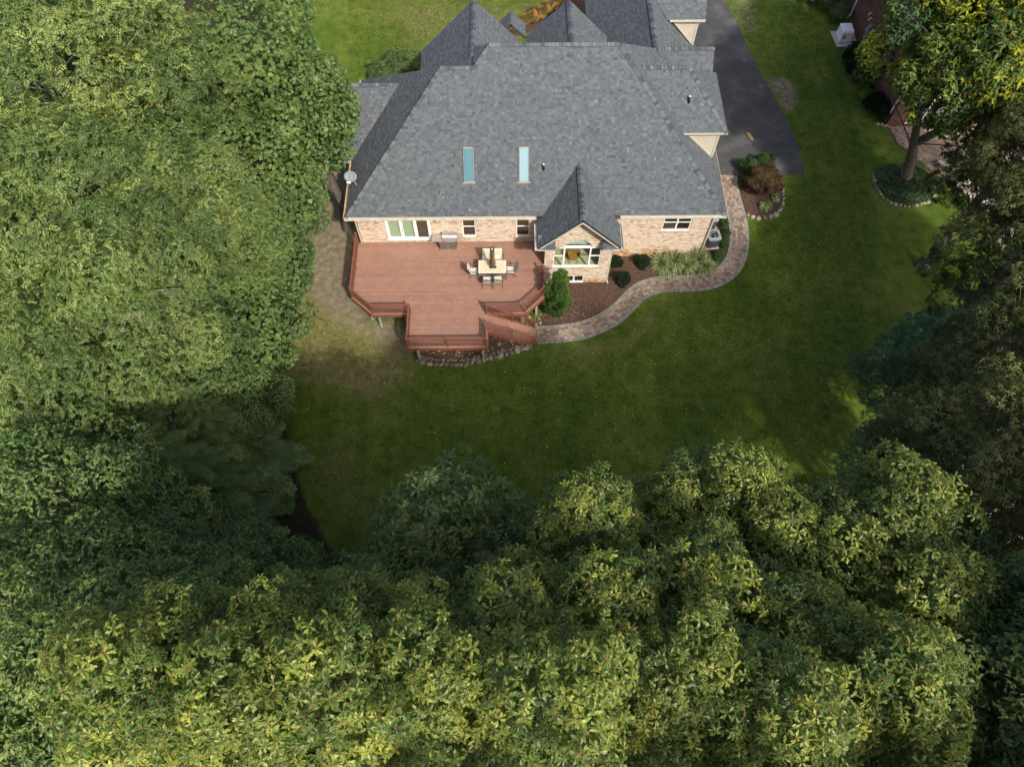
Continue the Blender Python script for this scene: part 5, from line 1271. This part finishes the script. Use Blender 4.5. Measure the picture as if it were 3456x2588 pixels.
def shrub(name, kind, x, y, r, label, group=None, z=0, rz=1.0):
    t = empty(name, (x, y, z), label, 'shrub', group); s = r / SR0[kind]; cm, lm = S[kind]
    Mx = TR(x, y, z + SZ[kind] * s * rz, random.uniform(0, 6.28)) @ Matrix.Diagonal((s, s, s * rz, 1)); mb = MB()
    for k in range(3): a = k * 2.1; mb.tube([(x + .05 * s * math.cos(a), y + .05 * s * math.sin(a), z - .05), (x + .15 * s * math.cos(a), y + .15 * s * math.sin(a), z + SZ[kind] * s)], [.02 * s, .01 * s], 5)
    st = mb.build('stem', 'bark', t); inst('twigs', lm, st, Mx)['kind'] = 'stuff'; inst('crown', cm, t, Mx); return t
shrub('arborvitae', 'arbor', 2.95, 23.5, .78, 'bright green upright arborvitae between the deck corner and the bay', rz=1.35)
shrub('yew_shrub', 'yew', 6.85, 26.95, .46, 'dark yew against the wall right beside the bay', 'dark yews in the mulch bed')
shrub('yew_shrub', 'yew', 8.55, 26.95, .50, 'dark yew touching the striped ornamental grass', 'dark yews in the mulch bed')
shrub('yew_shrub', 'yew', 7.2, 25.62, .52, 'round dark yew by the inner edge of the curving path', 'dark yews in the mulch bed')
for x, y, r, lb in ((13.42, 27.35, .42, 'green boxwood at the front of the row beside the ornamental grass'), (13.95, 28.35, .36, 'second green boxwood of the row along the path'), (14.1, 29.15, .36, 'third green boxwood of the row, beside the nearer air conditioner'), (14.15, 30.1, .38, 'last green boxwood of the row, beside the farther air conditioner')):
    shrub('boxwood_shrub', 'box', x, y, r, lb, 'boxwoods along the path')
shrub('japanese_maple', 'maroon', 17.1, 32.9, 1.15, 'bronze weeping Japanese maple in the mulch island')
shrub('boxwood_shrub', 'box', 16.55, 34.6, .75, 'wide green shrub behind the bronze maple, nearest the path', 'shrubs in the mulch island'); shrub('boxwood_shrub', 'box', 17.6, 34.95, .7, 'wide green shrub behind the bronze maple, farthest from the path', 'shrubs in the mulch island'); shrub('boxwood_shrub', 'box', 16.05, 33.6, .38, 'small green shrub between the path and the bronze maple', 'shrubs in the mulch island')
shrub('hosta', 'hosta', 17.2, 31.5, .34, 'pale variegated hosta in front of the bronze maple'); shrub('hosta', 'hosta', 18.0, 32.2, .28, 'small pale hosta on the lawn side of the bronze maple')
for x, y, r, k, lb in ((26.0, 45.4, .85, 'yew', 'dark yew next to the generator side of the neighbour air conditioner'), (25.95, 44.3, .85, 'yew', 'dark yew in front of the neighbour air conditioner'), (26.4, 43.2, .85, 'yew', 'dark yew just past the neighbour air conditioner'), (26.55, 46.3, .6, 'yew', 'small dark yew behind the neighbour air conditioner'),
                       (26.1, 41.5, .55, 'gold', 'golden round shrub in the neighbour hedge'), (26.5, 40.6, .8, 'yew', 'dark round yew beside the golden shrub'), (27.0, 39.7, .85, 'yew', 'dark round yew at the corner of the red brick house'), (25.9, 50.2, .8, 'bush', 'green shrub beside the white generator'), (25.4, 51.8, 1.0, 'bush', 'green shrub at the top edge behind the generator shrub'), (24.2, 52.6, 1.0, 'bush', 'loose shrub at the top edge farthest from the red brick house')):
    shrub('yew_shrub' if k == 'yew' else 'round_shrub', k, x, y, r, lb, 'shrubs along the red brick house')
for i, (x, y, r) in enumerate(((-8.0, 44.6, 1.3), (-6.9, 44.9, 1.0), (-9.2, 43.8, 1.1))): shrub('round_shrub', 'bush', x, y, r, ('loose light green shrub in the middle behind the west roof', 'loose light green shrub nearest the front gable', 'loose light green shrub nearest the left maple')[i], 'shrubs behind the west roof')
# understorey on the left and right
for i, (x, y, r) in enumerate(((-14.2, 19.6, 1.5), (-13.9, 23.4, 1.2), (-13.9, 16.2, 1.5), (-12.9, 7.4, 1.5), (-10.6, 8.2, 1.3), (-9.0, 7.3, 1.4), (-7.4, 6.6, 1.3), (-15.6, 22, 1.6), (-16.5, 16, 1.8), (-15.5, 27, 1.7), (-14.4, 12.2, 1.5), (16.8, 10.4, 1.4), (14.6, 8.4, 1.5), (11.6, 7.6, 1.4), (9, 7, 1.3))):
    shrub('understorey_bush', 'bush', x, y, r, 'green understorey bush growing at the edge of the wood', 'bushes at the edge of the wood')

# ornamental grasses
def grass_mesh(seed):
    r = np.random.default_rng(seed); V = []; F = []; T = []
    for k in range(210):
        a = r.uniform(0, 6.28); lean = r.uniform(.15, 1.0) ** .8; L_ = r.uniform(.75, 1.25); b = np.array([math.cos(a), math.sin(a), 0]) * r.uniform(0, .12); d = np.array([math.cos(a), math.sin(a), 0]); s_ = np.array([-math.sin(a), math.cos(a), 0]); t0 = r.uniform(0, 1); i = len(V)
        for j in range(6):
            t = j / 5; w = .017 * (1 - t ** 2) + .001; h = L_ * (t * (1.05 - .5 * lean) - .62 * lean * t ** 2.6); p = b + d * L_ * lean * .75 * t ** 1.3 + UP * h; V += [p - s_ * w, p + s_ * w]
        for j in range(5): F.append((i + 2 * j, i + 2 * j + 1, i + 2 * j + 3, i + 2 * j + 2)); T.append(t0)
    return np_mesh('blades', V, F, ['variegated'], T)
GM = [grass_mesh(i) for i in range(3)]
for i, (x, y, s, lb) in enumerate(((9.75, 26.85, 1.05, 'striped ornamental grass nearest the bay and the dark yew'), (10.55, 27.0, 1.1, 'second striped ornamental grass from the bay, under the window'), (11.35, 26.75, 1.0, 'third striped ornamental grass from the bay, arching to the path'), (12.05, 27.2, 1.1, 'tallest striped ornamental grass near the downspout'), (12.55, 26.7, .85, 'smallest striped ornamental grass nearest the boxwoods'), (10.15, 26.45, .85, 'low striped ornamental grass at the front of the clump'))):
    g = empty('ornamental_grass', (x, y, 0), lb, 'ornamental grass', 'striped ornamental grasses'); inst('blades', GM[i % 3], g, TR(x, y, 0, i * 1.1) @ Matrix.Diagonal((s * 1.3, s * 1.3, s * 1.25, 1)))

# ------------------------------------------------------------------ front garden and neighbour
sheet('front_bed', [(.0, 48.6), (1.2, 48.6), (2.6, 49.6), (6, 51), (9, 53), (9, 58), (5.2, 54), (2.6, 51.6), (.9, 50.1)], -.1, .014, 'mulch', 'narrow mulch bed with orange shrubs in front of the house', 'flower bed')
sheet('front_walk', [(.9, 47.8), (1.6, 47.6), (3.2, 49.4), (6, 50.6), (6, 49.6), (3.4, 48.2), (2.2, 46.8), (1.2, 46.8)], -.1, .03, 'concrete', 'pale concrete walk by the front door', 'path')
for i in range(13):
    x = .5 + i * .36; shrub('barberry_shrub', 'rust', x + random.uniform(-.1, .1), 49.3 + .8 * (x - .5) + random.uniform(-.2, .2), random.uniform(.42, .6), 'orange barberry shrub in the row along the front lawn', 'orange shrubs along the front lawn')
fb = bpy.data.objects['front_bed']
stones_along(fb, [(-.1, 49.4), (1.2, 50.6), (2.5, 51.7), (3.9, 53.0), (5, 54)], .16, .30)
nh = empty('red_brick_house', (32, 45, 0), 'red brick neighbour house mostly hidden behind trees', 'house')
def nwall(axis, c, a0, a1, z1, opens):
    mb = MB(); z = 0; r_ = 0; back = MB()
    sgn = 1
    def q(u, v, off): return (c - off, u, v) if axis == 'x' else (u, c - off, v)
    back.face([q(a0, 0, -.01), q(a1, 0, -.01), q(a1, z1, -.01), q(a0, z1, -.01)])
    w = back.build('wall', 'red_brick', nh)
    while z < z1 - .07:
        u = a0 - (.15 if r_ % 2 else 0)
        while u < a1:
            a, b_ = max(u, a0), min(u + .29, a1); u += .30
            if b_ - a < .03 or any(o[0] < (a + b_) / 2 < o[1] and o[2] < z + .04 < o[3] for o in opens): continue
            vs = [q(a, z, 0), q(b_, z, 0), q(b_, z + .088, 0), q(a, z + .088, 0), q(a, z, .012), q(b_, z, .012), q(b_, z + .088, .012), q(a, z + .088, .012)]
            mb.mesh(vs, [(4, 5, 6, 7), (0, 1, 5, 4), (2, 3, 7, 6), (3, 0, 4, 7), (1, 2, 6, 5)], random.uniform(.1, .9))
        z += .10; r_ += 1
    mb.build('brickwork', 'red_brick', w, kind='stuff'); return w
nwall('x', 27.1, 38.87, 54, 5.6, []); sw = nwall('y', 38.87, 27.1, 38, 5.6, [(28.3, 30.4, .3, 2.5)])
mb = MB()
for a, c in (((28.3, .3), (30.4, .3)), ((28.3, 2.5), (30.4, 2.5)), ((28.3, .3), (28.3, 2.5)), ((30.4, .3), (30.4, 2.5)), ((29.35, .3), (29.35, 2.5))): mb.beam((a[0], 38.83, a[1]), (c[0], 38.83, c[1]), .07, .08, up=(0, 1, .01))
nd = mb.build('patio_door', 'white_trim', nh); mb = MB(); mb.box(28.33, 30.37, 38.835, 38.845, .33, 2.47); mb.build('pane', 'screen', nd)
mb = MB()
mb.mesh([(26.6, 38.3, 5.6), (38.6, 38.3, 5.6), (38.6, 55, 5.6), (26.6, 55, 5.6), (32.6, 44.3, 9.6), (32.6, 55, 9.6)], [(0, 1, 4), (0, 4, 5, 3), (1, 2, 5, 4), (3, 2, 1, 0)], .4); mb.build('roof', 'shingle', nh)
mb = MB(); mb.beam((26.62, 38.25, 5.5), (26.62, 55, 5.5), .12, .13); mb.beam((26.6, 38.25, 5.5), (38.6, 38.25, 5.5), .12, .13); mb.build('gutter', 'gutter', nh)
for pts in ([(26.85, 50.9, 5.4), (27.0, 50.6, 4.9), (27.0, 50.4, .3), (26.6, 50.2, .15)], [(27.02, 39.1, 5.4), (27.02, 39.1, .2)]):
    mb = MB()
    for a, c in zip(pts[:-1], pts[1:]): mb.beam(a, c, .08, .08, up=(0, 1, .01))
    mb.build('downspout', 'white_metal', nh)
gp = sheet('generator_pad', [(25.2, 48.9), (25.35, 47.1), (27.0, 47.2), (27.0, 48.9)], -.1, .03, 'flag', 'pale gravel pad under the white generator', 'pad')
ge = empty('standby_generator', (25.95, 48.0, .03), 'white standby generator on a pad beside the red brick wall', 'generator')
mb = MB(); mb.box(25.5, 26.5, 47.5, 48.7, .03, .13); mb.build('base', 'concrete', ge)
mb = MB(); mb.mesh([(25.56, 47.56, .13), (26.44, 47.56, .13), (26.44, 48.64, .13), (25.56, 48.64, .13), (25.60, 47.60, .85), (26.40, 47.60, .85), (26.40, 48.60, .85), (25.60, 48.60, .85)], [(0, 1, 5, 4), (1, 2, 6, 5), (2, 3, 7, 6), (3, 0, 4, 7), (3, 2, 1, 0), (4, 5, 6, 7)]); mb.build('cabinet', 'white_metal', ge)
mb = MB(); mb.mesh([(25.55, 47.55, .852), (26.45, 47.55, .852), (26.45, 48.65, .852), (25.55, 48.65, .852), (25.62, 47.68, 1.0), (26.38, 47.68, 1.0), (26.38, 48.52, 1.0), (25.62, 48.52, 1.0)], [(0, 1, 5, 4), (1, 2, 6, 5), (2, 3, 7, 6), (3, 0, 4, 7), (4, 5, 6, 7), (3, 2, 1, 0)]); mb.build('lid', 'white_metal', ge, bevel=.03)
mb = MB()
for i in range(5): mb.box(25.7, 25.95, 47.565, 47.585, .3 + i * .07, .33 + i * .07)
mb.build('vent_slots', 'ac_grey', ge)
em = empty('electric_meter', (27.0, 46.9, 0), 'grey electric meter and pipes on the red brick wall', 'meter')
mb = MB(); mb.box(26.86, 27.08, 46.6, 46.95, 1.0, 2.1); mb.build('meter_box', 'dish', em, bevel=.02)
mb = MB(); mb.tube([(26.86, 46.78, 1.75), (26.74, 46.78, 1.75)], .13, 14); mb.build('dial', 'grey_plastic', em)
mb = MB(); mb.box(26.9, 27.08, 46.1, 46.4, .7, 1.25); mb.build('junction_box', 'dish', em, bevel=.015)
mb = MB(); mb.tube([(26.98, 46.78, 1.0), (26.98, 46.78, .0)], .03, 6); mb.tube([(27.0, 46.25, .7), (27.0, 46.25, .0)], .03, 6); mb.tube([(26.5, 48.0, .3), (26.8, 47.6, .35), (26.97, 47.2, .5), (26.97, 46.85, 1.0)], .02, 6); mb.build('conduit', 'ac_grey', em)
mb = MB(); mb.tube([(27.05, 47.5, 2.5), (26.85, 47.5, 2.6), (26.7, 47.35, 2.5)], .035, 8); mb.tube([(27.05, 47.2, 2.3), (26.85, 47.2, 2.4), (26.72, 47.05, 2.3)], .035, 8); mb.build('vent_elbow', 'white_metal', em)
nac = make_ac('dark square air conditioner against the red brick wall behind yews', dark=True, w=.46, h=.95); put(nac, (26.55, 44.85, .02), R(3))
# ivy bed with stone ring
ivp = [(27.05 + 1.95 * math.cos(t) * (1 + .06 * math.sin(3 * t)), 33.45 + 1.85 * math.sin(t)) for t in np.linspace(0, 6.283, 30)[:-1]]
iv = sheet('ivy_bed', ivp, -.1, .015, 'mulch', 'round planting bed under the leaning tree', 'flower bed')
V = []; F = []; T = []
for x, y, z in rand_in(ivp, 7000, 0):
    d = math.hypot(x - 27.05, y - 33.45); z = .04 + random.uniform(0, .26) * max(.2, 1 - d / 2.4); a = random.uniform(0, 6.3); s = random.uniform(.05, .09); c, d_ = math.cos(a), math.sin(a); i = len(V); tx_, ty_ = random.uniform(-.5, .5), random.uniform(-.5, .5)
    for u, v in ((-1, 0), (0, -.7), (1, 0), (0, .7)): V.append((x + s * (u * c - v * d_), y + s * (u * d_ + v * c), z + s * (u * tx_ + v * ty_)))
    F.append((i, i + 1, i + 2, i + 3)); T.append(random.random())
o = bpy.data.objects.new('ivy', np_mesh('ivy', V, F, ['ivy'], T)); attach(o, None); tag(o, 'dark green ivy covering the round tree bed', 'ivy', kind='stuff')
stones_along(iv, [(25.15, 34.4), (25.05, 33.3), (25.3, 32.3), (25.9, 31.75), (26.8, 31.55), (27.8, 31.7), (28.6, 32.2), (29.0, 33.1)], .09, .17)
stones_along(iv, [(26.4, 39.1), (27.0, 38.9), (27.25, 38.75)], .1, .16)
# patio
pat = sheet('paved_patio', [(27.15, 38.8), (27.3, 37.9), (27.4, 37.1), (27.9, 36.4), (28.3, 35.9), (28.9, 34.8), (29.4, 34.1), (30.1, 33.6), (30.95, 33.65), (31.8, 34.4), (34.5, 35.2), (36, 38.8)], -.1, .02, 'joint_sand', 'grey paved patio with circular paver rings by the red brick house', 'patio')
mb = MB()
def ring_pavers(cx, cy, R1, keep):
    r_ = .12
    while r_ < R1:
        n = max(4, int(2 * math.pi * r_ / .17)); off = random.random()
        for k in range(n):
            a0, a1 = 2 * math.pi * (k + off + .03) / n, 2 * math.pi * (k + off + .97) / n; q = [(cx + rr2 * math.cos(a), cy + rr2 * math.sin(a)) for rr2, a in ((r_, a0), (r_ + .125, a0), (r_ + .125, a1), (r_, a1))]
            if not keep(*q[0]) or not keep(*q[2]): continue
            mb.mesh([(x, y, .0) for x, y in q] + [(x, y, .05) for x, y in q], [(4, 5, 6, 7), (0, 1, 5, 4), (1, 2, 6, 5), (2, 3, 7, 6), (3, 0, 4, 7)], random.random(), 0)
        r_ += .135
pp = [(v[0], v[1]) for v in [(27.2, 38.75), (27.35, 37.9), (27.45, 37.1), (27.95, 36.45), (28.35, 35.95), (28.95, 34.85), (29.45, 34.15), (30.1, 33.65), (30.9, 33.7), (31.7, 34.4), (31.45, 36.9), (31.2, 38.8)]]
inp = lambda x, y: bool(inpoly(np.array(x), np.array(y), pp))
ring_pavers(29.2, 37.6, 2.2, inp); ring_pavers(30.5, 35.2, 1.75, lambda x, y: inp(x, y) and math.hypot(x - 29.2, y - 37.6) > 2.2)
for i in range(22):
    for j in range(34):
        x, y = 31.75 + j * .13, 34.6 + i * .2
        if y > 34.3 + .3 * (x - 31.7): mb.box(x + .005, x + .125, y + .005, y + .195, 0, .05, random.random(), 1 if j < 2 else 0)
mb.build('paver_field', ['paver_red', 'paver_grey'], pat, kind='stuff')
fl = sheet('flagstone_path', [(30.3, 33.55), (31.7, 33.95), (32.6, 32.4), (33.2, 31.2), (32, 30.8), (31.1, 31.9)], -.1, .012, 'joint_sand', 'short path of pale flagstones leaving the patio', 'path')
for (x, y, s) in ((30.75, 33.4, .34), (31.35, 33.55, .3), (31.05, 32.85, .36), (31.7, 33.05, .33), (31.4, 32.3, .34), (32.05, 32.5, .36), (31.8, 31.8, .33), (32.4, 31.9, .34), (32.1, 31.2, .3), (32.8, 31.4, .3)):
    mb = MB(); n = random.choice((5, 6)); a0 = random.random() * 6; q = [(x + s * random.uniform(.85, 1.1) * math.cos(a0 + 6.283 * k / n), y + s * random.uniform(.85, 1.1) * math.sin(a0 + 6.283 * k / n)) for k in range(n)]; mb.prism(q, 0, .05, random.random()); mb.build('flagstone', 'flag', fl)
be = empty('stone_bench', (29.6, 34.6, .05), 'curved pale stone bench on the circular patio', 'bench')
mb = MB(); A0 = np.linspace(R(200), R(262), 9); q = [(30.35 + .95 * math.cos(a), 35.35 + .95 * math.sin(a)) for a in A0] + [(30.35 + .58 * math.cos(a), 35.35 + .58 * math.sin(a)) for a in A0[::-1]]; mb.prism(q, .45, .53); mb.build('seat', 'flag', be, bevel=.015)
for a in (R(208), R(254)):
    mb = MB(); x, y = 30.35 + .76 * math.cos(a), 35.35 + .76 * math.sin(a); mb.lathe([(.14, 0), (.14, .06), (.09, .12), (.09, .36), (.15, .45)], (x, y, .05), 10); mb.build('leg', 'ac_grey', be)
ur = empty('garden_statue', (30.1, 35.1, .05), 'small pale garden statue beside the curved stone bench', 'statue')
mb = MB(); mb.lathe([(.16, 0), (.16, .06), (.10, .12), (.09, .3), (.13, .42), (.14, .5), (.08, .6), (.05, .64), (.085, .72), (.07, .82), (0, .85)], (30.1, 35.1, .05), 14); mb.build('figure', 'flag', ur, smooth=True)
shrub('round_shrub', 'bush', 33.0, 33.4, 1.1, 'green shrub beside the flagstone path and patio')
